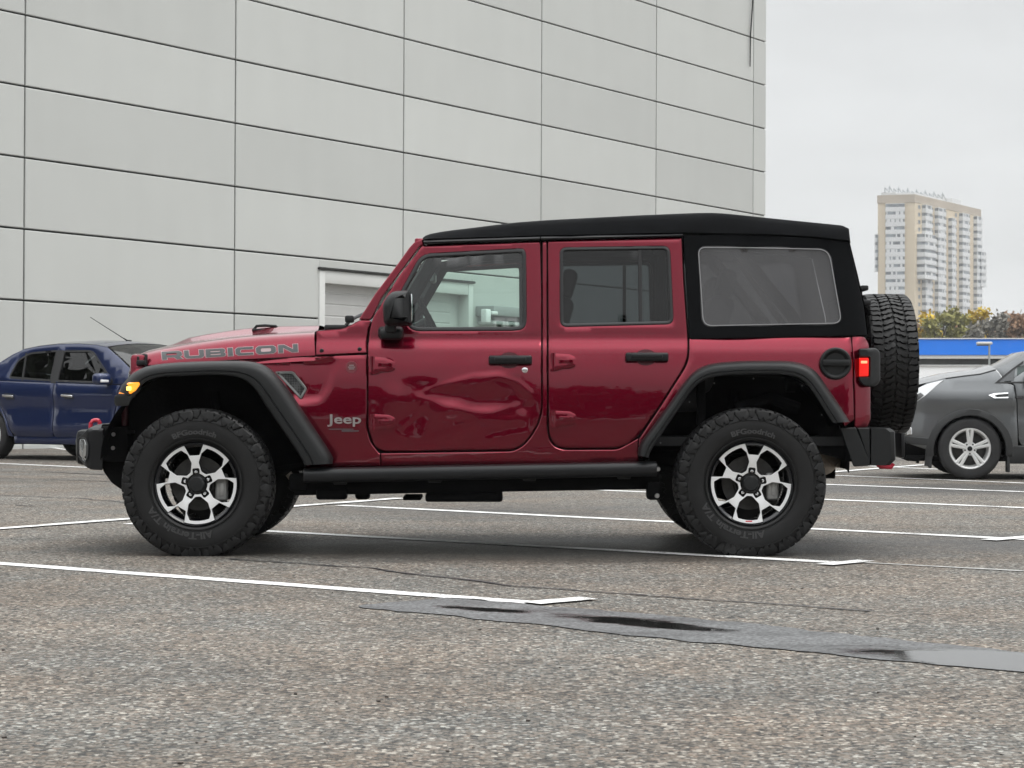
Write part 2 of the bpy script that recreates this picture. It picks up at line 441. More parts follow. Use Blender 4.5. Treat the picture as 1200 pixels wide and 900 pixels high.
    od = N('ShaderNodeMapRange'); od.inputs['From Min'].default_value = .62; od.inputs['From Max'].default_value = .74; od.inputs['To Min'].default_value = 1; od.inputs['To Max'].default_value = .55; l(n6.outputs['Fac'], od.inputs[0])
    m1 = N('ShaderNodeMath'); m1.operation = 'MULTIPLY'; l(m1a.outputs[0], m1.inputs[0]); l(od.outputs[0], m1.inputs[1])
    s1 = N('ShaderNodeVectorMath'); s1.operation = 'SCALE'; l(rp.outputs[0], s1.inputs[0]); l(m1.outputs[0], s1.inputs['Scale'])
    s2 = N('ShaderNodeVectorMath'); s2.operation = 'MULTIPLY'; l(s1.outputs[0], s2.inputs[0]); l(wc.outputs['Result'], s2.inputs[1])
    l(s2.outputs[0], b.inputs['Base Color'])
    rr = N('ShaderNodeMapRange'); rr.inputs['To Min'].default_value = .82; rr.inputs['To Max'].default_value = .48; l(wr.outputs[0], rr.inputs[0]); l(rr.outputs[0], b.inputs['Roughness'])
    inv = N('ShaderNodeMath'); inv.operation = 'SUBTRACT'; inv.inputs[0].default_value = 1; l(vo.outputs['Distance'], inv.inputs[1])
    n4 = N('ShaderNodeTexNoise'); n4.inputs['Scale'].default_value = 55; n4.inputs['Detail'].default_value = 5; l(c.outputs['Object'], n4.inputs['Vector'])
    ad = N('ShaderNodeMath'); ad.operation = 'ADD'; l(inv.outputs[0], ad.inputs[0]); l(n4.outputs['Fac'], ad.inputs[1])
    ad2 = N('ShaderNodeMath'); ad2.operation = 'ADD'; l(ad.outputs[0], ad2.inputs[0]); l(sepc.outputs[0], ad2.inputs[1])
    bp = N('ShaderNodeBump'); bp.inputs['Strength'].default_value = 1.0; bp.inputs['Distance'].default_value = .007; l(ad2.outputs[0], bp.inputs['Height'])
    l(bp.outputs[0], b.inputs['Normal'])
    b.inputs['Specular IOR Level'].default_value = .45
    return m
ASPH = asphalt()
g = MB(); S = 3500
xs = [-S, -60, -20, 0, 20, 60, S]
g.add([(x, y, 0) for x in xs for y in xs], [(i * 7 + k, (i + 1) * 7 + k, (i + 1) * 7 + k + 1, i * 7 + k + 1) for i in range(6) for k in range(6)])
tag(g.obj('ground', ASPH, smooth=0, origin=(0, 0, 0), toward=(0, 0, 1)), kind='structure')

def worn_paint():
    m = bpy.data.materials.new('worn_white_paint'); m.use_nodes = True; t = m.node_tree; b = t.nodes['Principled BSDF']; l = t.links.new; N = t.nodes.new
    c = N('ShaderNodeTexCoord'); n = N('ShaderNodeTexNoise'); n.inputs['Scale'].default_value = 60; n.inputs['Detail'].default_value = 6; n.inputs['Roughness'].default_value = .7
    l(c.outputs['Object'], n.inputs['Vector'])
    n2 = N('ShaderNodeTexNoise'); n2.inputs['Scale'].default_value = 3; n2.inputs['Detail'].default_value = 4; l(c.outputs['Object'], n2.inputs['Vector'])
    a = N('ShaderNodeMath'); a.operation = 'MULTIPLY_ADD'; l(n2.outputs['Fac'], a.inputs[0]); a.inputs[1].default_value = .6; l(n.outputs['Fac'], a.inputs[2])
    r = N('ShaderNodeValToRGB'); l(a.outputs[0], r.inputs[0])
    r.color_ramp.elements[0].position = .66; r.color_ramp.elements[0].color = (.16, .15, .14, 1); r.color_ramp.elements[1].position = .77; r.color_ramp.elements[1].color = (.74, .74, .73, 1)
    l(r.outputs[0], b.inputs['Base Color']); b.inputs['Roughness'].default_value = .6
    bp = N('ShaderNodeBump'); bp.inputs['Distance'].default_value = .002; l(n.outputs['Fac'], bp.inputs['Height']); l(bp.outputs[0], b.inputs['Normal'])
    return m
WPAINT = worn_paint()
FPAINT = mat('faded_marking', (.36, .355, .34), .7, var=.3, vscale=20)
random.seed(4)
def stripe(a, b, wd, z=.004, name='parking_line', m=None, square=None):
    a, b = G(*a), G(*b); d = (b - a).normalized(); n = Vector((-d.y, d.x, 0)); k = max(2, int((b - a).length / .035)); rows = []
    for i in range(k + 1):
        p = a.lerp(b, i / k); p.z = z; e = .010 * noise.noise(p * 2.1 + Vector((z, 0, 0))) + .006 * noise.noise(p * 19) + .006 * noise.noise(p * 43)
        rows.append([p - n * (wd / 2 + e), p + n * (wd / 2 + .010 * noise.noise(p * 2.3 + Vector((5, 0, 0))) + .006 * noise.noise(p * 21 + Vector((9, 0, 0))) + .006 * noise.noise(p * 47))])
    mb = MB(); mb.grid(rows)
    return tag(mb.obj(name, m or WPAINT, smooth=0, toward=(0, 0, 1)), kind='structure')
stripe((-40, 658), (622, 707), .115)
stripe((622, 708.5), (690, 702.5), .12, z=.008)
stripe((150, 613.8), (985, 660), .11)
stripe((966, 663.0), (1015, 658.2), .11, z=.008)
stripe((1015, 660), (1260, 673), .05, m=FPAINT)
stripe((-40, 623.5), (470, 584.5), .12, z=.008)
stripe((399, 592.5), (1250, 635), .12)
stripe((1158, 634), (1215, 629.5), .12, z=.008)
stripe((640, 572), (1250, 597.5), .12)
stripe((700, 558), (1250, 578.5), .12)
stripe((700, 546), (1250, 568.5), .12)
stripe((960, 555), (1100, 543.8), .12, z=.008)
stripe((1020, 546.5), (1130, 551.5), .11)
stripe((-40, 541.3), (110, 548.4), .12)
stripe((20, 519.2), (110, 531.4), .12)
# seams and cracks
TAR = mat('tar_seam', (.028, .028, .03), .55, var=.5, vscale=6)
def seam(pts, wd, z=.004, name='asphalt_seam', m=None):
    P = [G(*p) for p in pts]; rows = []
    for i in range(len(P) - 1):
        a, b = P[i], P[i + 1]; k = max(2, int((b - a).length / .04)); d = (b - a).normalized(); n = Vector((-d.y, d.x, 0))
        for j in range(k + (i == len(P) - 2)):
            p = a.lerp(b, j / k); p.z = z
            o = noise.noise(p * 3) * .035; ww = wd * (.6 + 1.0 * abs(noise.noise(p * 9 + Vector((3, 1, 0)))))
            rows.append([p + n * (o - ww / 2), p + n * (o + ww / 2)])
    mb = MB(); mb.grid(rows)
    return tag(mb.obj(name, m or TAR, smooth=0, toward=(0, 0, 1)), kind='structure')
seam([(268, 655.5), (430, 666), (600, 687), (800, 701), (1020, 717)], .03)
seam([(-20, 560), (120, 564), (200, 568)], .04)
seam([(-20, 580), (90, 584), (160, 590)], .035)
seam([(-10, 553), (60, 553.5), (130, 557)], .06)
seam([(20, 592.5), (42, 593)], .06)
seam([(560, 597), (620, 600), (700, 602)], .03)
# sunken repair strip with standing water
def patchmat():
    m = bpy.data.materials.new('wet_patch_asphalt'); m.use_nodes = True; t = m.node_tree; b = t.nodes['Principled BSDF']; l = t.links.new; N = t.nodes.new
    g_ = N('ShaderNodeNewGeometry'); P = g_.outputs['Position']
    rot = N('ShaderNodeMapping'); rot.inputs['Rotation'].default_value = (0, 0, R(38)); rot.inputs['Scale'].default_value = (.55, 1.7, 1); l(P, rot.inputs[0])
    n = N('ShaderNodeTexNoise'); n.inputs['Scale'].default_value = 2.6; n.inputs['Detail'].default_value = 9; n.inputs['Roughness'].default_value = .68; l(rot.outputs[0], n.inputs['Vector'])
    sp = N('ShaderNodeSeparateXYZ'); l(P, sp.inputs[0])
    acc = None
    def blob(px, py, wl, ws, k):
        c = G(px, py); d = Vector((.785, -.62)); q = []
        for ax, wd in ((d, wl), (Vector((d.y, -d.x)), ws)):
            v = N('ShaderNodeVectorMath'); v.operation = 'DOT_PRODUCT'; l(P, v.inputs[0]); v.inputs[1].default_value = (ax.x / wd, ax.y / wd, 0)
            o = N('ShaderNodeMath'); o.operation = 'SUBTRACT'; l(v.outputs['Value'], o.inputs[0]); o.inputs[1].default_value = (c.x * ax.x + c.y * ax.y) / wd
            p = N('ShaderNodeMath'); p.operation = 'MULTIPLY'; l(o.outputs[0], p.inputs[0]); l(o.outputs[0], p.inputs[1]); q.append(p)
        a = N('ShaderNodeMath'); a.operation = 'ADD'; l(q[0].outputs[0], a.inputs[0]); l(q[1].outputs[0], a.inputs[1])
        e = N('ShaderNodeMath'); e.operation = 'MULTIPLY_ADD'; l(a.outputs[0], e.inputs[0]); e.inputs[1].default_value = -k; e.inputs[2].default_value = k; e.use_clamp = True
        return e
    for q in (blob(568, 715.5, .36, .10, .42), blob(772, 734, .42, .13, .45), blob(1245, 781, .85, .34, .55), blob(690, 724, .5, .12, .22)):
        if acc is None: acc = q
        else:
            x = N('ShaderNodeMath'); x.operation = 'MAXIMUM'; l(acc.outputs[0], x.inputs[0]); l(q.outputs[0], x.inputs[1]); acc = x
    w_ = N('ShaderNodeMath'); w_.operation = 'ADD'; l(acc.outputs[0], w_.inputs[0]); l(n.outputs['Fac'], w_.inputs[1])
    mr = N('ShaderNodeMapRange'); mr.interpolation_type = 'SMOOTHSTEP'; mr.inputs['From Min'].default_value = .55; mr.inputs['From Max'].default_value = .80; l(w_.outputs[0], mr.inputs[0])
    rr = N('ShaderNodeMapRange'); rr.inputs['To Min'].default_value = .60; rr.inputs['To Max'].default_value = .05; l(mr.outputs[0], rr.inputs[0]); l(rr.outputs[0], b.inputs['Roughness'])
    n2 = N('ShaderNodeTexNoise'); n2.inputs['Scale'].default_value = 70; n2.inputs['Detail'].default_value = 4; l(P, n2.inputs['Vector'])
    cr = N('ShaderNodeMix'); cr.data_type = 'RGBA'; cr.inputs['A'].default_value = (.085, .087, .088, 1); cr.inputs['B'].default_value = (.016, .0155, .015, 1); l(mr.outputs[0], cr.inputs['Factor'])
    n3 = N('ShaderNodeMapRange'); n3.inputs['From Min'].default_value = .3; n3.inputs['From Max'].default_value = .7; n3.inputs['To Min'].default_value = .25; n3.inputs['To Max'].default_value = 1.9; l(n2.outputs['Fac'], n3.inputs[0])
    n4 = N('ShaderNodeMapRange'); n4.inputs['From Min'].default_value = .3; n4.inputs['From Max'].default_value = .7; n4.inputs['To Min'].default_value = 1.5; n4.inputs['To Max'].default_value = .5; l(n.outputs['Fac'], n4.inputs[0])
    mm = N('ShaderNodeMath'); mm.operation = 'MULTIPLY'; l(n3.outputs[0], mm.inputs[0]); l(n4.outputs[0], mm.inputs[1])
    s_ = N('ShaderNodeVectorMath'); s_.operation = 'SCALE'; l(cr.outputs['Result'], s_.inputs[0]); l(mm.outputs[0], s_.inputs['Scale']); l(s_.outputs[0], b.inputs['Base Color'])
    bs = N('ShaderNodeMapRange'); bs.inputs['To Min'].default_value = .9; bs.inputs['To Max'].default_value = .03; l(mr.outputs[0], bs.inputs[0])
    bp = N('ShaderNodeBump'); bp.inputs['Distance'].default_value = .004; l(bs.outputs[0], bp.inputs['Strength']); l(n2.outputs['Fac'], bp.inputs['Height']); l(bp.outputs[0], b.inputs['Normal'])
    return m
PATCH = patchmat()
up = [(412, 711.5), (505, 701), (560, 703.5), (622, 709.5), (700, 715.5), (780, 722), (860, 730), (930, 738), (1000, 745), (1080, 753), (1160, 761), (1260, 771)]
lo = [(1260, 793), (1160, 785.5), (1080, 779), (1000, 770), (930, 763), (860, 757.5), (780, 750), (700, 741), (622, 732), (560, 726), (505, 720), (440, 714)]
def flat(px, name, m, z, jit=0, step=.06):
    q_ = [Vector(G(*p).xy) for p in px]
    l_ = dens(fil([(p.x, p.y, .25) for p in q_]), step)
    l_ = [p + Vector((noise.noise((p.x * 7, p.y * 7, 0)), noise.noise((p.x * 7, p.y * 7, 5)))) * jit for p in l_]
    mb = MB(); f, _ = sheet([[p * 100 for p in l_]], lambda u, v, o: Vector((u / 100, v / 100, z)), grid=0, step=1e9)
    return tag(f.obj(name, m, smooth=0, toward=(0, 0, 1)), kind='structure')
flat(up + lo, 'asphalt_patch', PATCH, .004, .05, .025)
# grit and leaf crumbs on the asphalt
random.seed(9)
gr = MB()
for k in range(70):
    p = G(random.uniform(-20, 1220), random.choice([random.uniform(560, 900), random.uniform(640, 900)])); s = random.uniform(.002, .0055)
    gr.box((p.x, p.y, s * .4), (s * 2, s * random.uniform(1, 2), s * .8), rot=Matrix.Rotation(random.uniform(0, 3), 3, 'Z'))
tag(gr.obj('loose_grit', mat('dark_grit', (.03, .022, .017), .8), smooth=0), 'dark grit and leaf crumbs scattered over the asphalt', 'grit', kind='stuff')
# kerb and pale pavement at the far edge of the lot
CONC = mat('pale_concrete', (.50, .49, .47), .8, var=.15, vscale=2, bump=.003, bscale=30)
mb = MB(); mb.box((16, 17.2, .065), (30, .35, .15), bev=.02)
tag(mb.obj('kerb', CONC), kind='structure')
mb = MB(); mb.box((16, 22.4, .055), (30, 9.95, .12))
tag(mb.obj('pavement', mat('light_paving', (.62, .61, .59), .8, var=.12, vscale=1.2, bump=.003, bscale=18)), kind='structure')

# ------------------------------------------------------------------ the clad building
A0 = Vector(((27 - 580) / FPX * 34.4, 34.4 - CD, 0))
ux = Vector((.5705, .8213, -.0079)).normalized(); un = Vector((.8213, -.5705, 0)).normalized(); uz = ux.cross(un).normalized() * -1
if uz.z < 0: uz = -uz
BM = Matrix.Translation(A0) @ Matrix((ux, -un, uz)).transposed().to_4x4()      # x along the wall, y into the building, z up
def wallhit(px, py, n=0.0):
    d = Vector(((px - 580) / FPX, 1, (466 - py) / FPX)); o = Vector((0, -CD, CH)); q = BM.inverted()
    o2 = q @ o; d2 = q.to_3x3() @ d; k = (n - o2.y) / d2.y; return o2 + d2 * k
bld = empty('clad_building', A0); bld.rotation_euler = BM.to_euler(); ORI[bld] = Vector()
tag(bld, 'large windowless building clad in pale grey metal panels behind the cars', 'building')
def panels():
    m = bpy.data.materials.new('grey_metal_cladding'); m.use_nodes = True; t = m.node_tree; b = t.nodes['Principled BSDF']; l = t.links.new; N = t.nodes.new
    g_ = N('ShaderNodeNewGeometry')
    c = N('ShaderNodeTexCoord')
    n = N('ShaderNodeTexNoise'); n.inputs['Scale'].default_value = .5; n.inputs['Detail'].default_value = 6; l(c.outputs['Object'], n.inputs['Vector'])
    mp_ = N('ShaderNodeMapping'); mp_.inputs['Scale'].default_value = (2.0, 1, .3); l(c.outputs['Object'], mp_.inputs[0])
    n2 = N('ShaderNodeTexNoise'); n2.inputs['Scale'].default_value = 1.2; n2.inputs['Detail'].default_value = 6; l(mp_.outputs[0], n2.inputs['Vector'])
    a = N('ShaderNodeMath'); a.operation = 'ADD'; l(n.outputs['Fac'], a.inputs[0]); l(n2.outputs['Fac'], a.inputs[1])
    r = N('ShaderNodeMapRange'); r.inputs['From Min'].default_value = .6; r.inputs['From Max'].default_value = 1.4; r.inputs['To Min'].default_value = .965; r.inputs['To Max'].default_value = 1.03; l(a.outputs[0], r.inputs[0])
    r2 = N('ShaderNodeMapRange'); r2.inputs['To Min'].default_value = .91; r2.inputs['To Max'].default_value = 1.04; l(g_.outputs['Random Per Island'], r2.inputs[0])
    mm = N('ShaderNodeMath'); mm.operation = 'MULTIPLY'; l(r.outputs[0], mm.inputs[0]); l(r2.outputs[0], mm.inputs[1])
    s = N('ShaderNodeVectorMath'); s.operation = 'SCALE'; s.inputs[0].default_value = (.475, .485, .468); l(mm.outputs[0], s.inputs['Scale']); l(s.outputs[0], b.inputs['Base Color'])
    b.inputs['Roughness'].default_value = .42; b.inputs['Metallic'].default_value = .0
    n3 = N('ShaderNodeTexNoise'); n3.inputs['Scale'].default_value = .9; n3.inputs['Detail'].default_value = 1; l(c.outputs['Object'], n3.inputs['Vector'])
    bp = N('ShaderNodeBump'); bp.inputs['Distance'].default_value = .02; bp.inputs['Strength'].default_value = .5; l(n3.outputs['Fac'], bp.inputs['Height']); l(bp.outputs[0], b.inputs['Normal'])
    return m
CLAD = panels()
PW, PH, T1 = 5.243, 1.2005, 26.95
zk = [2.495 + PH * k for k in range(-2, 11)]; zk = [-.3] + zk
tk = [PW * k for k in range(-1, 6)] + [T1]  # left end cut short, out of view, so the navy sedan reflects no wall
GAPW = .034
# door opening
dl = wallhit(374, 317); dr = wallhit(552.5, 340); DT = dl.z; D0, D1 = dl.x, wallhit(553, 360).x
mb = MB()
for i in range(len(tk) - 1):
    for j in range(len(zk) - 1):
        x0, x1, z0, z1 = tk[i] + GAPW / 2, tk[i + 1] - (GAPW / 2 if i < len(tk) - 2 else 0), zk[j] + GAPW / 2, zk[j + 1] - GAPW / 2
        if x1 - x0 < .1: continue
        pcs = [(x0, x1, z0, z1)]
        if z0 < DT and x1 > D0 and x0 < D1:
            pcs = []
            if x0 < D0: pcs.append((x0, D0, z0, z1))
            if x1 > D1: pcs.append((D1, x1, z0, z1))
            if z1 > DT: pcs.append((max(x0, D0), min(x1, D1), DT, z1))
        for a, b, c, d in pcs:
            e = .012
            mb.add([(a, .05, c), (b, .05, c), (b, .05, d), (a, .05, d), (a + e, 0, c + e), (b - e, 0, c + e), (b - e, 0, d - e), (a + e, 0, d - e), (a, .007, c), (b, .007, c), (b, .007, d), (a, .007, d)],
                   [(4, 5, 6, 7)] + [(8 + k, 8 + (k + 1) % 4, 4 + (k + 1) % 4, 4 + k) for k in range(4)] + [(k, (k + 1) % 4, 8 + (k + 1) % 4, 8 + k) for k in range(4)])
clad = mb.obj('cladding', CLAD, bld, smooth=20, recalc=True)
DK = mat('dark_joint_backing', (.02, .021, .02), .8)
mb = MB(); ZT = zk[-1]
def wallbox(a, b, c, d, y0, y1): mb.box(((a + b) / 2, (y0 + y1) / 2, (c + d) / 2), (b - a, y1 - y0, d - c))
wallbox(tk[0], D0, -.5, ZT, .051, .35); wallbox(D1, T1 - .002, -.5, ZT, .051, .35); wallbox(D0, D1, DT, ZT, .051, .35)
mb.obj('wall', DK, bld, smooth=0)
mb = MB(); mb.box(((tk[0] + T1) / 2, 9.3, ZT / 2 - .25), (T1 - tk[0] - .01, 17.8, ZT + .5)); 
mb.obj('rear_block', mat('grey_wall_render', (.5, .52, .5), .7, var=.06, vscale=1), bld, smooth=0)
SHUT = mat('shutter_enamel', (.47, .47, .46), .5, var=.05, vscale=2)
FRM = mat('door_frame_enamel', (.56, .565, .55), .5, var=.04, vscale=2)
mb = MB(); z = 0
rows = []
while z < DT - .02:
    for dz, y in ((0, .245), (.012, .232), (.20, .228), (.215, .243)): rows.append([(D0 + .1, y, min(z + dz, DT)), (D1 - .5, y, min(z + dz, DT))])
    z += .235
mb.grid(rows); shut = mb.obj('roller_shutter', SHUT, bld, smooth=0)
mb = MB()
for a, b, c, d, y0, y1 in ((D0 - .015, D0 + .16, -.3, DT, -.03, .349), (D1 - .16, D1 + .015, -.3, DT, -.03, .349), (D0 + .16, D1 - .16, DT - .24, DT + .012, -.02, .225)):
    mb.box(((a + b) / 2, (y0 + y1) / 2, (c + d) / 2), (b - a, y1 - y0, d - c), bev=.012)
mb.obj('door_frame', FRM, bld)
mb = MB(); mb.box(((D1 - .33), .30, DT / 2 - .2), (.36, .09, DT + .1), bev=.01); mb.obj('door_side_panel', SHUT, bld)
mb = MB(); mb.box(((D0 + D1) / 2, -.035, DT + .045), (D1 - D0 + .1, .06, .05), bev=.01); mb.obj('drip_cap', DK, bld)
# hanging cable by the corner
a = wallhit(882.5, -30, -.06); b = wallhit(882, 5, -.06); c = wallhit(879.5, 40, -.05); d = wallhit(879, 78, -.04)
mb = MB(); mb.tube([BM @ p for p in (a, b, c, d)], [.02, .02, .02, .015], 8)
tag(mb.obj('hanging_cable', mat('black_cable', (.015, .015, .015), .6)), 'loose black cable hanging down near the top corner of the panel wall', 'cable')
# grey cabinet with a white bracket seen through the car's windows
def wallbx(px0, py0, px1, py1, y0, y1):
    p = wallhit(px0, py0, y0); q = wallhit(px1, py1, y0); m_ = MB()
    m_.box(((p.x + q.x) / 2, (y0 + y1) / 2, (p.z + q.z) / 2), (abs(q.x - p.x), y1 - y0, abs(p.z - q.z)), bev=.02)
    m_.v = [BM @ v for v in m_.v]; return m_
cb = tag(wallbx(579, 358, 640, 374, -.5, 0).obj('wall_cabinet', mat('cabinet_grey', (.30, .31, .31), .5)), 'grey box cabinet on the panel wall, seen through the front door window', 'cabinet')
wallbx(578, 375.5, 640, 384, -.42, 0).obj('base_shelf', mat('cabinet_pale', (.5, .5, .5), .5), cb)
wallbx(570, 362, 575.5, 378, -.6, -.45).obj('white_bracket', mat('white_enamel', (.8, .8, .8), .4), cb)
wallbx(577, 364.5, 584, 369, -.58, -.5).obj('bracket_arm', MATS['white_enamel'], cb)

# ------------------------------------------------------------------ far hall with blue fascia
YF = 160 - CD
def FX(px, Y): return (px - 580) * (CD + Y) / FPX
def FZ(py, Y): return CH + (466 - py) * (CD + Y) / FPX
hall = empty('long_hall', (FX(1150, YF), YF, 0)); ORI[hall] = Vector((FX(1150, YF), YF, 0))
tag(hall, 'low white hall with a bright blue fascia band across the far side of the lot', 'building')
x0, x1 = FX(985, YF), FX(2200, YF)
def fb(name, za, zb, y0, y1, m, a=0, b=0, bev=0):
    mb = MB(); mb.box(((x0 + x1) / 2, (y0 + y1) / 2, (za + zb) / 2), (x1 - x0 + a, y1 - y0, zb - za), bev=bev); return mb.obj(name, m, hall, smooth=0)
fb('wall', -.2, FZ(427.5, YF), YF + .05, YF + 20, mat('white_sheet_wall', (.95, .955, .96), .35, var=.02, vscale=.3))
fb('window_band', FZ(427.5, YF), FZ(420.5, YF), YF + .1, YF + 19, mat('dark_band_glass', (.035, .036, .034), .7, spec=.2, var=.3, vscale=.4))
fb('canopy', FZ(420.5, YF), FZ(416, YF), YF - .1, YF + 20, mat('white_canopy', (.72, .72, .70), .5), .6, bev=.04)
fb('fascia', FZ(416, YF), FZ(397.5, YF), YF - .2, YF + 20, mat('blue_fascia', (.003, .20, .86), .4, var=.05, vscale=.2), .3)
fb('sill', FZ(429.4, YF), FZ(427.7, YF), YF - .05, YF + .9, mat('grey_sill', (.45, .45, .44), .6))
fb('cornice', FZ(397.4, YF), FZ(396.2, YF), YF - .3, YF + 20, MATS['white_canopy'], .4)
# damp autumn air
hz = MB(); hz.box((150, 420, 59), (1500, 930, 122))
hm = bpy.data.materials.new('damp_air'); hm.use_nodes = True; hm.node_tree.nodes.clear()
pv = hm.node_tree.nodes.new('ShaderNodeVolumePrincipled'); pv.inputs['Color'].default_value = (.93, .95, .97, 1); pv.inputs['Density'].default_value = .00028; pv.inputs['Anisotropy'].default_value = .2
ho = hm.node_tree.nodes.new('ShaderNodeOutputMaterial'); hm.node_tree.links.new(pv.outputs[0], ho.inputs['Volume'])
tag(hz.obj('haze', hm, smooth=0), 'thin damp haze filling the air over the whole lot', 'haze', kind='stuff')
# street lamp
YL = 70 - CD
k = (CD + YL) / FPX
lp = empty('street_lamp', (FX(1159, YL), YL, 0)); tag(lp, 'grey street lamp with a flat single head before the blue fascia', 'street lamp')
GALV = mat('galvanised_steel', (.40, .42, .42), .45, .6, var=.1, vscale=3)
mb = MB(); mb.lathe([(.09, 0), (.085, .4), (.045, .45), (.032, FZ(404, YL))], (FX(1159.3, YL), YL, 0), 'z', 12, close=True); mb.obj('pole', GALV, lp)
mb = MB(); mb.box((FX(1153.5, YL), YL, FZ(402.3, YL)), (.52, .24, .10), bev=.04); mb.obj('lamp_head', mat('lamp_housing', (.60, .60, .57), .5), lp)
mb = MB(); mb.box((FX(1151.5, YL), YL, FZ(404.7, YL)), (.38, .18, .03), bev=.01); mb.obj('lens', mat('lamp_lens', (.08, .08, .07), .2), lp)

# ------------------------------------------------------------------ residential tower
YT = 770 - CD
tw = empty('apartment_tower', (FX(1072, YT), YT, 0)); ORI[tw] = Vector((FX(1072, YT), YT, 0))
tag(tw, 'tall beige apartment tower with white balcony stacks far beyond the trees', 'building')
BEI = mat('beige_tower_panel', (.56, .475, .35), .8, var=.06, vscale=.05)
BEI2 = mat('tan_tower_panel', (.38, .325, .26), .8, var=.06, vscale=.05)
TWH = mat('white_balcony', (.60, .61, .62), .7, var=.06, vscale=.2)
TGL = mat('tower_glazing', (.16, .18, .20), .3, var=.6, vscale=.35, detail=1)
TMT = mat('roof_steelwork', (.30, .32, .33), .6)
C0 = Vector((FX(1072, YT), YT, 0)); Ltv = Vector((FX(1031, YT) - C0.x, 4, 0)); Rtv = Vector((FX(1149, YT + 62) - C0.x, 62, 0))
ZT_ = FZ(229, YT); FH = 2.83
def tower_box(name, o, a, b, za, zb, m):
    mb = MB(); P = [o, o + a, o + a + b, o + b]
    mb.add([Vector((p.x, p.y, za)) for p in P] + [Vector((p.x, p.y, zb)) for p in P], [(0, 1, 2, 3), (7, 6, 5, 4)] + [(i, 4 + i, 4 + (i + 1) % 4, (i + 1) % 4) for i in range(4)])
    return mb.obj(name, m, tw, smooth=0)
tower_box('shaft', C0, Ltv, Rtv * 1.0, 0, ZT_, BEI)
tower_box('parapet', C0 - Ltv * .01 - Rtv * .004, Ltv * 1.02, Rtv * 1.008, ZT_ - 2.6, ZT_ + .4, BEI2)
tower_box('penthouse', C0 + Ltv * .55 + Rtv * .02, Ltv * .4, Rtv * .1, ZT_, FZ(224, YT), TWH)
tower_box('penthouse', C0 + Ltv * .05 + Rtv * .02, Ltv * .85, Rtv * .42, ZT_ + .4, FZ(224, YT) - .4, TWH)
tower_box('penthouse', C0 + Ltv * .1 + Rtv * .6, Ltv * .8, Rtv * .14, ZT_ + .4, ZT_ + 2.6, TWH)
mb = MB()
for k in range(7):
    p = C0 + Ltv * (.85 - .10 * k) + Rtv * (.02 + .075 * k); z = FZ(224, YT) - .2
    q = p + Rtv * .04 - Ltv * .05; r_ = p + Rtv * .075 - Ltv * .10
    for s, e in (((p, 0), (p, 2.0)), ((p, 0), (q, 2.6)), ((q, 2.6), (r_, 0)), ((p, 2.0), (q, .4)), ((q, 0), (q, 3.0))):
        mb.tube([(s[0].x, s[0].y, z + s[1]), (e[0].x, e[0].y, z + e[1])], .17, 5)
mb.obj('roof_truss', TMT, tw, smooth=0)
def stack(o, along, out, fl0, fl1, dep=1.4, narrow=False):
    """one column of balconies: white parapets as one mesh, glazing strips as its child"""
    mb, gl = MB(), MB(); out = out.normalized(); random.seed(int(o.x * 7 + fl0))
    for f in range(fl0, fl1):
        z = ZT_ - 2.9 - FH * (f + 1)
        def bx(m_, a, b, za, zb, d):
            P = [o + along * a, o + along * b, o + along * b + out * d, o + along * a + out * d]
            m_.add([Vector((p.x, p.y, za)) for p in P] + [Vector((p.x, p.y, zb)) for p in P], [(0, 1, 2, 3), (7, 6, 5, 4)] + [(i, 4 + i, 4 + (i + 1) % 4, (i + 1) % 4) for i in range(4)])
        bx(mb, 0, 1, z, z + 1.45, dep); bx(mb, 0, 1, z + 2.6, z + FH - .02, dep * .98)
        bx(gl, .02, .98, z + 1.46, z + 2.59, dep * .9)
        for k in range(4):
            if random.random() < .55: bx(mb, .04 + .24 * k, .04 + .24 * k + random.uniform(.05, .2), z + 1.47, z + 2.58, dep * .95)
    zz = ZT_ - 2.9 - FH * fl1 + .3
    P = [o + along * .45, o + along * .55, o + along * .55 + out * .4, o + along * .45 + out * .4]
    gl.add([Vector((p.x, p.y, zz)) for p in P] + [Vector((p.x, p.y, ZT_ - 2.9 - FH * fl0 - .3)) for p in P], [(i, 4 + i, 4 + (i + 1) % 4, (i + 1) % 4) for i in range(4)])
    a = mb.obj('balcony_stack', TWH, tw, smooth=0); gl.obj('balcony_glazing', TGL, a, smooth=0)
outL = Vector((-.05, -1, 0)); outR = Vector((Rtv.y, -Rtv.x, 0))
stack(C0 + Ltv * .80, -Ltv * .52, outL, 0, 24)
stack(C0 + Rtv * .03, Rtv * .17, outR, 4, 10, 3.2)
for s, e, a, b in ((.10, .10, 0, 4), (.10, .10, 10, 24), (.285, .115, 0, 24), (.49, .065, 1, 24), (.655, .115, 0, 24), (.885, .085, 0, 24)):
    stack(C0 + Rtv * s, Rtv * e, outR, a, b, 1.6)
stack(C0 + Rtv * .93, Rtv * .085, outR, 5, 10, 2.2)
stack(C0 + Ltv * .98, Ltv * .08, outL, 4, 9, -3)
for f in range(20):
    z = ZT_ - 2.9 - FH * (f + 1)
    for s in (.045, .235, .43, .59, .80):
        mb = MB()
        p = C0 + Rtv * s; q = C0 + Rtv * (s + .028)
        o_ = outR.normalized() * .12
        mb.add([p + o_ + Vector((0, 0, z + 1)), q + o_ + Vector((0, 0, z + 1)), q + o_ + Vector((0, 0, z + 2.4)), p + o_ + Vector((0, 0, z + 2.4))], [(0, 1, 2, 3)])
        mb.obj('window', TGL, tw, smooth=0)

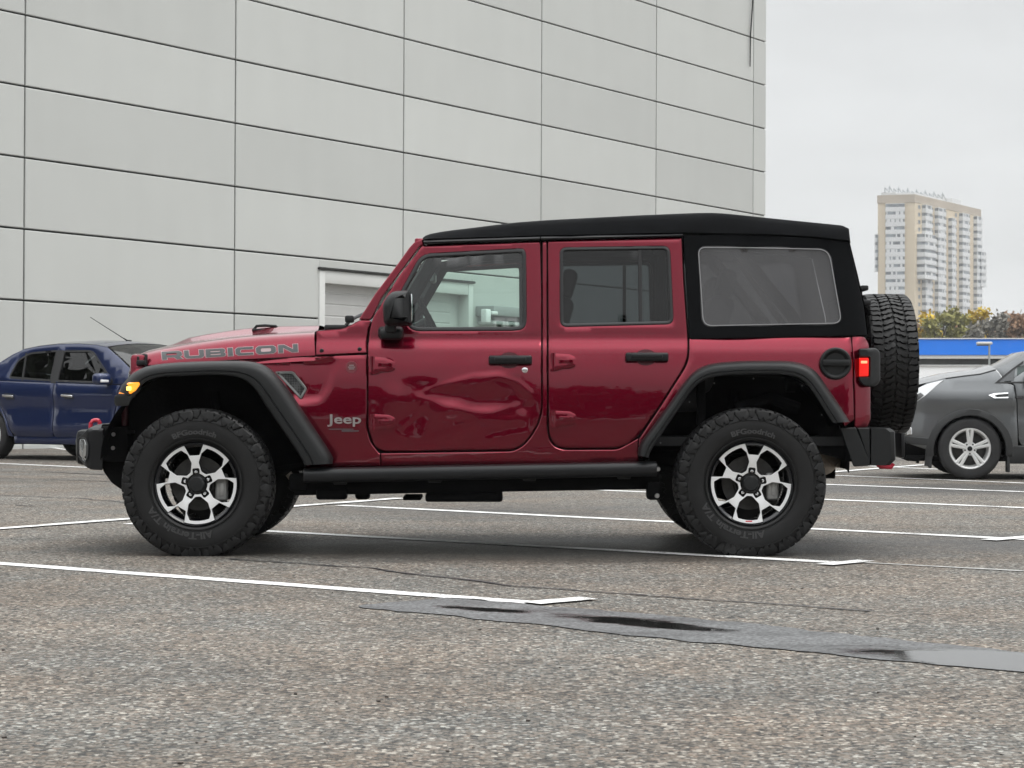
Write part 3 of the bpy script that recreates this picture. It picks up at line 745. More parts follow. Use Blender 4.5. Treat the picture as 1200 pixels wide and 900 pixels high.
# ------------------------------------------------------------------ trees
BARK = mat('bark', (.07, .055, .045), .9, var=.3, vscale=3)
def leafmat(n, c): 
    m = mat(n, c, .75, var=.35, vscale=.8, spec=.2); return m
LEAF = {'golden': leafmat('golden_leaves', (.50, .36, .05)), 'olive': leafmat('olive_leaves', (.24, .23, .08)), 'brown': leafmat('brown_leaves', (.26, .16, .10)),
        'green': leafmat('green_leaves', (.13, .17, .08)), 'grey': leafmat('bare_grey_twigs', (.20, .19, .165)), 'dark': leafmat('dark_leaves', (.03, .04, .02))}
def tree_mesh(seed, h, wd, kind, n, leaf, name='tree'):
    random.seed(seed)
    t = MB(); lean = random.uniform(-.04, .04) * h
    t.tube([(0, 0, -.2), (lean * .2, 0, h * .3), (lean * .6, .1, h * .62), (lean, 0, h * .95)], [.028 * h, .022 * h, .013 * h, .003 * h], 8)
    cl = []
    for k in range(11):
        a = random.uniform(0, 6.28); z0 = h * random.uniform(.25, .75); rr = wd * random.uniform(.5, 1) * (1 - .55 * max(0, z0 / h - .4))
        e = Vector((math.cos(a) * rr, math.sin(a) * rr, min(h * .97, z0 + h * random.uniform(.08, .28))))
        t.tube([(lean * z0 / h, 0, z0), e * .5 + Vector((0, 0, z0 * .5 + .03 * h)), e], [.011 * h, .007 * h, .002 * h], 6)
        cl.append((e, wd * random.uniform(.28, .46)))
    cl.append((Vector((lean, 0, h * .9)), wd * .35)); cl.append((Vector((0, 0, h * .6)), wd * .6))
    for k in range(8): cl.append((Vector((random.uniform(-1, 1) * wd * .6, random.uniform(-1, 1) * wd * .6, h * random.uniform(.2, .8))), wd * .3))
    cr_ = MB()
    for k in range(n):
        c, r_ = random.choice(cl)
        d = Vector((random.gauss(0, 1), random.gauss(0, 1), random.gauss(0, .8))); d = d.normalized() * r_ * random.uniform(.3, 1.08)
        p = c + d; s = leaf * random.uniform(.5, 1.3)
        q = Vector((random.gauss(0, 1), random.gauss(0, 1), random.gauss(0, 1))).normalized(); x = q.orthogonal().normalized(); y = q.cross(x)
        a = random.uniform(0, 6.28); x, y = x * math.cos(a) + y * math.sin(a), y * math.cos(a) - x * math.sin(a)
        cr_.add([p - x * s, p - y * s * .55, p + x * s, p + y * s * .55], [(0, 1, 2, 3)])
    return t, cr_
TREEK = {}
def tree(x, y, h, wd, kind, label, seed, n=1500, leaf=.3, group='autumn trees behind the blue hall', rot=0, name='autumn_tree'):
    key = (kind, seed, round(wd / h, 2))
    r_ = empty(name, (x, y, 0)); tag(r_, label, 'tree', group)
    t, c = tree_mesh(seed, h, wd, kind, n, leaf)
    ORI[r_] = Vector()
    t.obj('trunk', BARK, r_, origin=(0, 0, 0)); c.obj('crown', LEAF[kind], r_, smooth=0, origin=(0, 0, 0), recalc=False)
    return r_
YW = 235 - CD
specs = [(1040, 366, 2.7, 'olive', 'olive tree half hidden behind the spare wheel of the red car'), (1062, 371, 2.6, 'golden', 'golden yellow tree emerging just right of the spare wheel'), (1084, 368, 2.8, 'golden', 'broad golden yellow tree, second to the right of the spare wheel'),
         (1103, 364, 2.5, 'olive', 'olive green tree below the middle of the tower'), (1122, 362, 2.7, 'olive', 'olive tree with yellowing top below the right part of the tower'), (1141, 360, 2.3, 'golden', 'tall slim yellow green tree at the right foot of the tower'),
         (1157, 371, 2.7, 'grey', 'bare greyish tree above the street lamp'), (1173, 376, 2.4, 'grey', 'low bare tree to the right of the street lamp'), (1188, 372, 2.6, 'brown', 'rust brown tree near the right edge of the picture'), (1207, 371, 2.8, 'brown', 'rust brown tree cut by the right edge of the picture')]
for i, (px, py, wd, kd, lb) in enumerate(specs):
    y = YW + (i % 3) * 5
    tree(FX(px, y), y, FZ(py, y), wd, kd, lb, 20 + i, 1900, .34)
for i in range(9):
    y = YW + 14 + (i % 2) * 5; px = 1050 + i * 19
    tree(FX(px, y), y, FZ(376 + (i * 7) % 6, y), 3.0, ('brown', 'olive', 'grey', 'green')[i % 4], ('rust brown tree', 'olive tree', 'bare grey tree', 'green tree')[i % 4] + ' in the back row of trees, number %s from the left' % ('first', 'second', 'third', 'fourth', 'fifth', 'sixth', 'seventh', 'eighth', 'ninth')[i], 60 + i, 1500, .38)
# ------------------------------------------------------------------ the red off-road car
YC = .94                                  # its centre line
jeep = empty('off_road_car', (-.1, YC, 0)); tag(jeep, 'crimson red four-door off-road car with black soft top and a dented front door', 'off-road car')
SIDE = [(.35, .175), (.45, .152), (.58, .136), (.72, .130), (.82, .1315), (.92, .137), (1.02, .149), (1.10, .163), (1.135, .171), (1.152, .179), (1.168, .190), (1.185, .1955), (1.23, .200), (1.45, .226), (1.73, .262), (1.9, .285)]
def ext(px): return max(0, 432 - px) * .00042 + max(0, px - 985) ** 2 * .00006
def onside(px, py, off=0, extra=None):
    y = .18
    for _ in range(4):
        z = CH + (466 - py) * (CD + y) / FPX
        y = interp(SIDE, z) + ext(px)
        if extra: y += extra(px, py)
    return W(px, py, y + off) if not off else W(px, py, y) + Vector((0, off, 0))
def gs(px, py, cx, cy, sx, sy, rot=0):
    dx, dy = px - cx, py - cy
    if rot: c, s = math.cos(R(rot)), math.sin(R(rot)); dx, dy = dx * c + dy * s, dy * c - dx * s
    return math.exp(-(dx / sx) ** 2 - (dy / sy) ** 2)
def pline(px, py, pts, s):
    p = Vector((px, py)); best = 1e9
    for a, b in zip(pts, pts[1:]):
        a, b = Vector(a), Vector(b); t = max(0, min(1, (p - a).dot(b - a) / (b - a).length_squared)); best = min(best, (p - a.lerp(b, t)).length)
    return math.exp(-(best / s) ** 2)
def dents(px, py):
    d = .009 * gs(px, py, 582, 470, 34, 13, 8) + .006 * gs(px, py, 520, 462, 42, 9, 14) + .008 * gs(px, py, 487, 490, 20, 20, 0) - .005 * gs(px, py, 540, 484, 44, 9, 10)
    d += .006 * gs(px, py, 612, 470, 9, 24, -30) - .005 * gs(px, py, 462, 468, 12, 14) + .004 * gs(px, py, 600, 500, 30, 9, -12) - .004 * gs(px, py, 565, 446, 30, 6, -12)
    d -= .0028 * pline(px, py, ((500, 458), (528, 449), (556, 441), (584, 440), (606, 448), (622, 462)), 3.2) + .0016 * pline(px, py, ((492, 466), (520, 474), (548, 481), (576, 483), (604, 476), (626, 468)), 3) + .002 * pline(px, py, ((470, 500), (486, 486), (497, 474)), 3)
    d += .0015 * pline(px, py, ((520, 492), (560, 490), (600, 486)), 4)
    d += .0012 * math.sin(px * .11 + py * .19) * gs(px, py, 545, 482, 75, 36)
    edge = min(1, max(0, (px - 434) / 14), max(0, (634 - px) / 14), max(0, (528 - py) / 12))
    return d * edge
def recess(px, py):
    # scooped panel behind the fender vent
    a = (px - 300) / 97; top = 421.5; 
    lo_ = lin([(345, 474), (352, 474), (376, 470), (384, 458), (397, 424)], px)
    if px > 399 or py < 419: return 0
    k = min(1, max(0, (lo_ - py) / 6)) * min(1, max(0, (py - 420) / 3)) * min(1, max(0, (399 - px) / 14))
    return .020 * k * min(1, .35 + (399 - px) / 60)
JB = MB()                                  # black shell behind the gaps
def both(mb): 
    m2 = MB(); m2.merge(mb); m2.merge(mb.mirror(YC)); return m2
def side_obj(name, loops, m, parent, extra=None, off=0, grid=6, edge=1.0, edge_d=.004, lip=.03, sides=2, smooth=40):
    pm = lambda u, v, o: onside(u, v, o + off, extra)
    f, r_ = sheet(loops, pm, grid=grid, edge=edge, edge_d=edge_d, lip=lip)
    f.merge(r_); out = [f.obj(name, m, parent, smooth=smooth, toward=(0, -1, 0))]
    if sides == 2: out.append(f.mirror(YC).obj(name, m, parent, smooth=smooth, toward=(0, 1, 0)))
    return out

# doors ------------------------------------------------------------
fd = fil([(494.5, 288.3, 3), (632.8, 282.8, 3), (634.3, 350), (634.3, 476, 4), (633, 486, 4), (629.6, 497, 4), (621, 511, 4), (612.5, 521, 5), (601, 527.2, 6), (440, 529.3, 16), (431.3, 500), (431.3, 398, 14), (436.5, 373, 6), (468.5, 322)])
fw = fil([(470, 342, 4), (494, 298, 12), (606, 291.8, 1), (615.8, 292, 10), (616.6, 385.5, 12), (600, 387.2), (478, 387.6, 14)])
rd = fil([(642.2, 282.0, 3), (799, 278.2, 3), (801, 330), (805.8, 400), (805.6, 424, 16), (774, 474), (743, 518, 14), (722, 525, 6), (661, 525.4, 6), (651, 521.8, 5), (645.4, 514, 5), (643.2, 503, 4)])
rw = fil([(656.4, 290.5, 8), (784.5, 288.6, 9), (788.8, 379.5, 8), (657, 382.8, 8)])
FDOOR = side_obj('front_door', [fd, fw], RED, jeep, dents, grid=2.4)
RDOOR = side_obj('rear_door', [rd, rw], RED, jeep, lambda x, y: .0015 * gs(x, y, 700, 470, 40, 20), grid=5)
def window(loop, doors, gm, divider=None, w1=4.2):
    o = inset(loop, -.6); i = inset(loop, w1)
    for s, d in enumerate(doors):
        f, r_ = sheet([o, i], lambda u, v, q: onside(u, v, q - .003), grid=0, step=5, edge=1.2, edge_d=.004, lip=.018); f.merge(r_)
        if s: f = f.mirror(YC)
        f.obj('window_seal', SEAL, d, toward=(0, 1 if s else -1, 0))
        g_, _ = sheet([inset(loop, w1 - 1)], lambda u, v, q: onside(u, v, .009), grid=14, step=7)
        if s: g_ = g_.mirror(YC)
        g_.obj('window_glass', gm, d, toward=(0, 1 if s else -1, 0))
        if divider:
            f, r_ = sheet([divider], lambda u, v, q: onside(u, v, q + .002), grid=0, step=5, edge=.8, edge_d=.003, lip=.02); f.merge(r_)
            if s: f = f.mirror(YC)
            f.obj('window_divider', SEAL, d, toward=(0, 1 if s else -1, 0))
window(fw, FDOOR, GLF)
window(rw, RDOOR, GLP, [Vector(p) for p in ((747.6, 291.5), (752, 291.5), (753.2, 379.6), (748.8, 379.8))], 3.4)

# body: cowl, fender side, B-pillar strip, sill, rear quarter ------------------------------------------------------------
body = MB()
def bodypart(loops, extra=None, grid=6, off=0, edge=1.0):
    f, r_ = sheet(loops, lambda u, v, o: onside(u, v, o + off, extra), grid=grid, edge=edge, edge_d=.004, lip=.03); f.merge(r_); body.merge(f)
cowl = fil([(370.6, 387.5, 3), (402, 385.5, 4), (412, 380.5), (421, 375.6, 1), (435, 375.6, 2), (431.2, 387), (429.6, 400), (429.6, 413.6, 1), (370.2, 416.4, 1)])
fen = fil([(262, 424.5), (300, 421), (429.6, 415.6, 1), (429.6, 500), (433, 517, 6), (444, 531.2, 3), (445.5, 531.5), (445.5, 546), (357, 548), (357, 500), (335, 470), (310, 446)])
ven = fil([(323, 436, 1), (343.5, 435.6, 3), (359.5, 455.5, 3), (352.5, 467.5, 2)])
bodypart([cowl]); bodypart([fen, ven], recess, grid=4)
sill = fil([(446.6, 531.5), (602, 529.2, 6), (613.6, 522.6, 5), (622.6, 512.2, 4), (631.4, 497.6, 4), (634.8, 486, 4), (636, 476, 4), (636, 283.2), (640.4, 283.0), (641.2, 503), (643.2, 515, 5), (649.4, 523.6, 5), (660, 527.4, 5), (724, 527.2, 6), (748, 514), (748, 541), (700, 543), (446.6, 546)])
bodypart([sill], grid=5)
quart = fil([(808.2, 397), (997.2, 394.3, 2), (999.4, 420), (1000.8, 492), (990, 500), (966, 458), (942, 436), (924, 430), (862, 431), (836, 434), (820, 442), (796, 472), (760, 527), (752, 537), (749, 532), (749, 515), (776, 474.5), (807.6, 424.5, 12), (807.8, 404)])
bodypart([quart])
tail = fil([(998.6, 394.3, 1), (1012, 393.6, 5), (1018, 401, 5), (1020.4, 430), (1020.2, 492), (1017, 501, 4), (1002, 501.5, 2), (1001.4, 440)])
bodypart([tail])
b2 = body
# tub interior walls and floor
pair(b2, 'body_side', RED, jeep, smooth=40)
JB = MB()
shell = fil([(372, 390), (424, 377), (437, 377), (470, 324), (497, 290), (640, 282), (800, 277), (808, 396), (1016, 394), (1018, 500), (1000, 498), (980, 440), (935, 425), (850, 424), (815, 436), (750, 535), (740, 545), (360, 549), (362, 500), (338, 466), (310, 440), (300, 421), (372, 416)])
f, r_ = sheet([shell, inset(fw, -2.5), inset(rw, -2.5)], lambda u, v, o: onside(u, v, .031 + .018 * (v > 417)), grid=12)
JB.merge(f)
pair(JB, 'door_jamb', GAP, jeep)
# cowl top between the two sides, tub floor, firewall, tailgate
def xz(px, py, y): p = W(px, py, y); return p.x, p.z
mb = MB()
def cross(pts, m=None, y0=None, crown=0.0, n=9, mbx=None):
    """strip across the car between a side line and its mirror; pts are (px, py[, extra inset])"""
    rows = []
    for p in pts:
        a = onside(p[0], p[1]); ya = a.y + (p[2] if len(p) > 2 else 0); rows.append([Vector((a.x, ya + (2 * YC - 2 * ya) * i / (n - 1), a.z + crown * (1 - (2 * i / (n - 1) - 1) ** 2))) for i in range(n)])
    (mbx or mb).grid(rows)
cross([(371, 388.5), (371, 387.6), (402, 385.8), (412, 381), (421, 376)], crown=.02)
mb.obj('cowl_top', BLK, jeep)
mb = MB()
mb.box((0.62, YC, .62), (2.9, 1.44, .05)); mb.box((-.86, YC, .88), (.05, 1.44, .62)); mb.box((2.0, YC, .80), (.04, 1.40, .55))
mb.obj('tub_floor', INT, jeep)
tg = MB(); rows = []
for py in (394.5, 400, 440, 480, 500):
    a = onside(1019.5, py); rows.append([Vector((a.x + .012 * (1 - (2 * i / 8 - 1) ** 4), a.y + (2 * YC - 2 * a.y) * i / 8, a.z)) for i in range(9)])
tg.grid(rows); TG = tg.obj('tailgate', RED, jeep, toward=(1, 0, 0))

# hinges, handles, locks ------------------------------------------------------------
def local_block(loop, h, name, m, parent, base=0.0, extra=None, ins=1.2, s=0):
    """a bolted-on boss standing h proud of the side"""
    f, r_ = sheet([loop], lambda u, v, o: onside(u, v, base - h + o, extra), grid=4, step=3, edge=ins, edge_d=.004, lip=h + .004); f.merge(r_)
    if s: f = f.mirror(YC)
    return f.obj(name, m, parent, smooth=30, toward=(0, 1 if s else -1, 0))
def hinge(d, x, y, s):
    h = local_block(fil([(x + 1, y, 1), (x + 24, y + 1.2, 2), (x + 31, y + 5, 2), (x + 31, y + 15, 3), (x + 24, y + 17.2, 2), (x + 15, y + 17.6, 2), (x + 9, y + 20, 2), (x + 1, y + 20, 1)]), .020, 'hinge', RED, d, extra=None, ins=2.2, s=s)
    b = MB()
    for bx in (14, 25):
        q = onside(x + bx, y + 9.4, -.020); b.lathe([(.0001, -.006), (.010, -.006), (.012, 0)], q, 'y', 10)
    q1 = onside(x + 11, y + 9.4, -.020); q2 = onside(x + 28, y + 9.4, -.020); b.box((q1 + q2) / 2 + Vector((0, 0, 0)), (q2.x - q1.x, .007, .026), bev=.003)
    p = onside(x + 4.5, y + 10, -.014); b.tube([p - Vector((0, 0, .048)), p + Vector((0, 0, .048))], .013, 10)
    if s: b = b.mirror(YC)
    b.obj('hinge_knuckle', RED, h) if False else b.obj('hinge_bolts', RED, d)
def handle(d, x0, x1, y, s):
    xm = (x0 + x1) / 2 - 1
    f, r_ = sheet([fil([(xm - 13, y - 9.5, 7), (xm + 13, y - 9.8, 7), (xm + 13, y + 8, 7), (xm - 13, y + 8.4, 7)])], lambda u, v, o: onside(u, v, .002 + o) + Vector((0, 0, 0)), grid=3, edge=0)
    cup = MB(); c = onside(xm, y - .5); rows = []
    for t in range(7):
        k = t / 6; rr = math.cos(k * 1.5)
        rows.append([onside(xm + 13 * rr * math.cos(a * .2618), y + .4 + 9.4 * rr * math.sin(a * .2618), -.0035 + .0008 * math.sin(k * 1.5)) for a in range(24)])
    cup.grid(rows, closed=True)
    g_ = MB()
    L_ = onside(x0 + 5, y, -.024); Rr = onside(x1 - 5, y, -.024); H_ = .0245
    mid = (L_ + Rr) / 2; g_.box(mid, ((Rr.x - L_.x) + .046, .026, H_ * 2), bev=.011, seg=3)
    g_.box(mid + Vector((0, -.012, .004)), ((Rr.x - L_.x) - .02, .012, H_ * .9), bev=.004)
    p = onside(x0 + 6, y, -.008); g_.box(p, (.034, .034, .03), bev=.006); p = onside(x1 - 6, y, -.008); g_.box(p, (.034, .034, .03), bev=.006)
    if s: cup, g_ = cup.mirror(YC), g_.mirror(YC)
    cup.obj('handle_recess', REDIN, d, toward=(0, 1 if s else -1, 0)); g_.obj('door_handle', BLK2, d)
for s in (0, 1):
    hinge(FDOOR[s], 432, 418, s); hinge(FDOOR[s], 432.5, 485, s); hinge(RDOOR[s], 643.6, 414, s); hinge(RDOOR[s], 644, 481, s)
    handle(FDOOR[s], 572.5, 623.5, 421.8, s); handle(RDOOR[s], 732.5, 783, 418.4, s)
lk = MB(); lk.lathe([(.0001, -.005), (.012, -.005), (.0165, -.002), (.0175, .004)], onside(615, 433.6, 0), 'y', 20); lk.obj('lock_cylinder', CHROME, FDOOR[0])
for d in FDOOR[1:] + RDOOR[1:]: d['label'] = 'far side door'

# windscreen frame ------------------------------------------------------------
wf = MB()
ap = fil([(420.6, 374.4), (440, 344), (466, 309.5), (480, 289.8), (486, 283.5, 3), (495.5, 279.8, 2), (496, 286), (492.5, 288, 2), (467.5, 321), (447.5, 348.5), (436, 372.4), (434, 374.4)])
f, r_ = sheet([ap], lambda u, v, o: onside(u, v, o), grid=5, edge=1, edge_d=.004, lip=.06); f.merge(r_); wf.merge(both(f))
def frame_bar(pa, pb, t):
    a, b = onside(*pa), onside(*pb); 
    for q, th in ((a, t), (b, t)): wf.box((q.x, YC, q.z), (th, 2 * (YC - q.y) - .02, th), bev=.01)
frame_bar((428, 374), (491, 284), .05)
wf.obj('windshield_frame', RED, jeep)
a, b = onside(430, 369), onside(488, 290); mb = MB(); mb.add([(a.x, .26, a.z), (a.x, 1.62, a.z), (b.x, 1.56, b.z), (b.x, .32, b.z)], [(0, 1, 2, 3)]); mb.obj('windshield', GLF, jeep)
# wipers
mb = MB()
for y in (.42, .95):
    p = onside(398, 384); mb.tube([(p.x, y, p.z - .01), (p.x + .04, y + .02, p.z + .05), (p.x + .12, y + .30, p.z + .11)], [.012, .010, .007], 8)
    mb.tube([(p.x + .05, y - .02, p.z + .05), (p.x + .19, y + .45, p.z + .15)], .008, 6)
mb.box((onside(392, 386).x, .30, onside(392, 386).z + .01), (.12, .12, .035), bev=.012); mb.box((onside(409, 380).x, .26, onside(409, 380).z + .03), (.05, .05, .04), bev=.01)
mb.obj('wiper', BLK, jeep)

# hood ------------------------------------------------------------
HT = [(152.5, 438), (155.5, 426), (160, 418), (172, 411.5), (197, 406.5), (233, 400.2), (279, 394.4), (329, 390.6), (369.6, 388.4)]
HB = [(152.5, 440), (155.5, 434.5), (160, 430), (172, 428.3), (197, 426.6), (233, 424.2), (279, 421.2), (329, 418.8), (369.6, 416.4)]
def hy(px): return lin([(150, .44), (170, .415), (250, .335), (330, .255), (370, .205)], px)
def hoodpt(px, t):
    """t 0..1 runs from the lower seam over the shoulder to the top edge"""
    y0 = hy(px); A = W(px, lin(HB, px), y0); B = W(px, interp(HT, px), y0 + .15)
    prof = [(0, 0, 0), (.12, .006, .16), (.3, .018, .36), (.5, .035, .58), (.7, .062, .78), (.85, .098, .92), (1, .15, 1)]
    dy = interp([(a, b) for a, b, c in prof], t); dz = interp([(a, c) for a, b, c in prof], t)
    return Vector((A.x + (B.x - A.x) * dz, y0 + dy, A.z + (B.z - A.z) * dz))
mb = MB(); rows = []
hx = [153, 154, 155.5, 157.5, 160, 165, 172, 184, 197, 215, 233, 256, 279, 304, 329, 350, 369.4]
for px in hx:
    r_ = [hoodpt(px, t / 14) for t in range(15)]; e = r_[-1]
    bul = lin([(153, 0), (190, .0), (215, .03), (300, .042), (370, .03)], px)
    for k in range(1, 12):
        s = k / 12; yy = e.y + (YC - e.y) * s * 1.0
        if k < 12: r_.append(Vector((e.x, yy, e.z + .018 * (1 - (1 - s) ** 2) + bul * min(1, max(0, (s - .30) / .14)) ** 1.5)))
    r_.append(Vector((e.x, YC, e.z + .018 + bul)))
    full = r_ + [Vector((p.x, 2 * YC - p.y, p.z)) for p in reversed(r_[:-1])]
    rows.append(full)
mb.grid(rows)
HOOD = mb.obj('hood', RED, jeep, smooth=50, toward=(0, 0, 1))
def onhood(px, py, off=0):
    lo_, hi_ = 0, 1
    for _ in range(18):
        t = (lo_ + hi_) / 2; p = hoodpt(px, t)
        if 466 - (p.z - CH) * FPX / (CD + p.y) > py: lo_ = t
        else: hi_ = t
    p = hoodpt(px, t); q = hoodpt(px, min(1, t + .03)); d = (q - p); nrm = Vector((0, -d.z, d.y)).normalized()
    return p - nrm * off
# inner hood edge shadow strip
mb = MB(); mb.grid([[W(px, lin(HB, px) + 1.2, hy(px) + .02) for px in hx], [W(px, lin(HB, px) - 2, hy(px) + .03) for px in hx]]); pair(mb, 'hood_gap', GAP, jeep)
# inner fender top that the hood meets
mb = MB()
rows = [[W(px, lin(HB, px) + 1.4, hy(px) - .002) for px in hx], [W(px, lin(HB, px) + 2.4, hy(px) - .05) for px in hx], [W(px, lin(HB, px) + 6, hy(px) - .06) for px in hx]]
mb.grid(rows); pair(mb, 'inner_fender', RED, jeep)
# lettering on the hood
LET = {'R': (95, [[(0,0),(0,36),(80,36),(93,30),(93,16),(82,11),(95,0),(68,0),(55,10),(22,10),(22,0)], [(22,19),(22,27),(66,27),(70,25),(70,20),(67,19)]]),
 'U': (92, [[(0,36),(0,8),(10,0),(82,0),(92,8),(92,36),(70,36),(70,12),(66,9),(26,9),(22,12),(22,36)]]),
 'B': (92, [[(0,0),(0,36),(80,36),(90,31),(90,22),(84,18),(92,13),(92,5),(82,0)], [(22,21.5),(22,28),(65,28),(68,26),(68,23),(65,21.5)], [(22,8),(22,14.5),(67,14.5),(70,12.5),(70,10),(67,8)]]),
 'I': (23, [[(0,0),(0,36),(23,36),(23,0)]]),
 'C': (82, [[(82,36),(12,36),(0,28),(0,8),(12,0),(82,0),(82,9),(28,9),(22,12),(22,24),(28,27),(82,27)]]),
 'O': (92, [[(12,36),(80,36),(92,28),(92,8),(80,0),(12,0),(0,8),(0,28)], [(28,27),(22,24),(22,12),(28,9),(64,9),(70,12),(70,24),(64,27)]]),
 'N': (91, [[(0,0),(0,36),(28,36),(69,13),(69,36),(91,36),(91,0),(63,0),(22,23),(22,0)]])}
top_, out_ = MB(), MB()
for ch, xo in zip('RUBICON', (45, 149, 249, 352, 388, 484, 588)):
    for k, (grow, tgt, off) in enumerate(((2.6, out_, -.0015), (0, top_, -.0032))):
        loops = [[Vector((p[0], p[1])) for p in l] for l in LET[ch][1]]
        if grow: loops = [inset(loops[0], -grow)]
        def pm(u, v, o):
            px = 191.2 + (xo - 45 + u) / 4; py = 421.8 - (px - 191.2) * .0595 - v / 4
            return onhood(px, py, off + o)
        f, r_ = sheet(loops, pm, grid=0, step=7, lip=.003); f.merge(r_); tgt.merge(f)
top_.obj('hood_lettering', DGREY, HOOD, smooth=0); out_.obj('lettering_outline', PINKO, HOOD, smooth=0)
# hood latch, footman loop, screws on the cowl
mb = MB()
mb.box(onhood(167, 426, -.008), (.060, .022, .030), bev=.008); mb.box(onhood(172.6, 423.5, -.012), (.016, .024, .068), bev=.006); mb.box(onhood(163.4, 424.5, -.008), (.014, .022, .056), bev=.005)
mb.box(onhood(168, 417.8, -.010), (.055, .02, .012), bev=.004)
pair(mb, 'hood_latch', BLK, HOOD)
p = W(312, 383.0, .66); mb = MB(); mb.tube([p + Vector((-.075, 0, -.02)), p + Vector((-.055, 0, .005)), p + Vector((-.01, 0, .008)), p + Vector((.055, 0, .004)), p + Vector((.075, 0, -.02))], .008, 8); mb.box(p + Vector((0, 0, -.02)), (.16, .05, .018), bev=.005)
mb.obj('footman_loop', BLK, HOOD)
for q in ((377, 411), (421.5, 409.3)):
    mb = MB(); mb.lathe([(.0001, -.004), (.008, -.004), (.012, 0)], onside(*q, -.001), 'y', 14); mb.obj('cowl_screw', BLK2, jeep)
# grille (front face is not seen from here, built all the same)
gx = W(152, 440, .45).x
mb = MB(); mb.box((gx + .05, YC, .86), (.10, 1.02, .50), bev=.03)
GR = mb.obj('grille', RED, jeep)
for k in range(7):
    mb = MB(); mb.box((gx - .002, YC - .27 + .09 * k, .93), (.02, .05, .24), bev=.008); mb.obj('grille_slot', GAP, GR)
for s in (-1, 1):
    mb = MB(); mb.lathe([(.0001, -.03), (.07, -.022), (.095, 0), (.1, .03)], (gx + .01, YC + s * .41, .95), 'x', 28); mb.obj('headlight', CHROME, GR)
mb = MB(); q = W(147.5, 490, .42); mb.box(q, (.03, .12, .20), bev=.008); pair(mb, 'grille_side', REDIN, GR)

# vents, badges ------------------------------------------------------------
def hexmesh():
    m = bpy.data.materials.new('honeycomb_mesh'); m.use_nodes = True; t = m.node_tree; b = t.nodes['Principled BSDF']
    c = t.nodes.new('ShaderNodeTexCoord'); v = t.nodes.new('ShaderNodeTexVoronoi'); v.inputs['Scale'].default_value = 70; v.inputs['Randomness'].default_value = .15
    t.links.new(c.outputs['Object'], v.inputs['Vector']); r = t.nodes.new('ShaderNodeValToRGB'); t.links.new(v.outputs['Distance'], r.inputs[0])
    r.color_ramp.elements[0].position = .42; r.color_ramp.elements[0].color = (.004, .004, .004, 1); r.color_ramp.elements[1].position = .58; r.color_ramp.elements[1].color = (.07, .07, .07, 1)
    t.links.new(r.outputs[0], b.inputs['Base Color']); b.inputs['Roughness'].default_value = .4; return m
HEX = hexmesh()
for s in (0, 1):
    f, r_ = sheet([inset(ven, -.6), inset(ven, 2.2)], lambda u, v, o: onside(u, v, o - .004, recess), grid=0, step=4, edge=.8, edge_d=.003, lip=.02); f.merge(r_)
    if s: f = f.mirror(YC)
    V_ = f.obj('fender_vent', mat('grey_vent_frame', (.16, .165, .16), .4), jeep)
    f, r_ = sheet([inset(ven, 2)], lambda u, v, o: onside(u, v, .010, recess), grid=4)
    if s: f = f.mirror(YC)
    f.obj('vent_mesh', HEX, V_, toward=(0, -1, 0))
    c = onside(412, 430.2, -.002)
    mb = MB(); mb.lathe([(.0001, -.003), (.026, -.003), (.027, -.006), (.031, -.006), (.033, 0)], c, 'y', 32)
    if s: mb = mb.mirror(YC)
    B_ = mb.obj('round_badge', mat('badge_dull_red', (.26, .07, .085), .4, .5), jeep)
    mb = MB(); 
    for dz, ww in ((.010, .026), (0, .038), (-.010, .030)): mb.box(c + Vector((0, -.005, dz)), (ww, .003, .005))
    if s: mb = mb.mirror(YC)
    mb.obj('badge_bars', SILV, B_, smooth=0)
def text_mb(txt, size, depth, bold=0.0, sx=1.0):
    cu = bpy.data.curves.new('t', 'FONT'); cu.body = txt; cu.size = size; cu.extrude = depth / 2; cu.offset = bold; cu.resolution_u = 3; cu.align_x = 'CENTER'; cu.space_character = 1.0
    o = bpy.data.objects.new('t', cu); sc.collection.objects.link(o)
    me = bpy.data.meshes.new_from_object(o.evaluated_get(bpy.context.evaluated_depsgraph_get()))
    m_ = MB(); m_.add([Vector((v.co.x * sx, v.co.y, v.co.z)) for v in me.vertices], [tuple(p.vertices) for p in me.polygons])
    bpy.data.objects.remove(o); bpy.data.curves.remove(cu); bpy.data.meshes.remove(me); return m_
tm = text_mb('Jeep', .088, .004, .0016, 1.06); c = onside(404.5, 497.5, -.003)
w_ = max(p.x for p in tm.v) - min(p.x for p in tm.v); k = (40 * (CD + .15) / FPX) / w_
tm.v = [Vector((c.x + p.x * k, onside(404.5 + p.x * k / .00469, 497.5 - p.y * k / .00469).y - .003 - p.z, c.z + p.y * k * .72 + .006)) for p in tm.v]
em = tm.obj('maker_lettering', SILV, jeep, smooth=0)
mb = MB(); p0, p1 = onside(385.5, 503.3), onside(424, 502.6); mb.box((p0 + p1) / 2 + Vector((0, -.002, 0)), (p1.x - p0.x, .004, .005)); mb.box((onside(411, 505)) + Vector((0, -.002, 0)), (.10, .004, .007)); mb.obj('lettering_underline', DGREY, jeep, smooth=0)

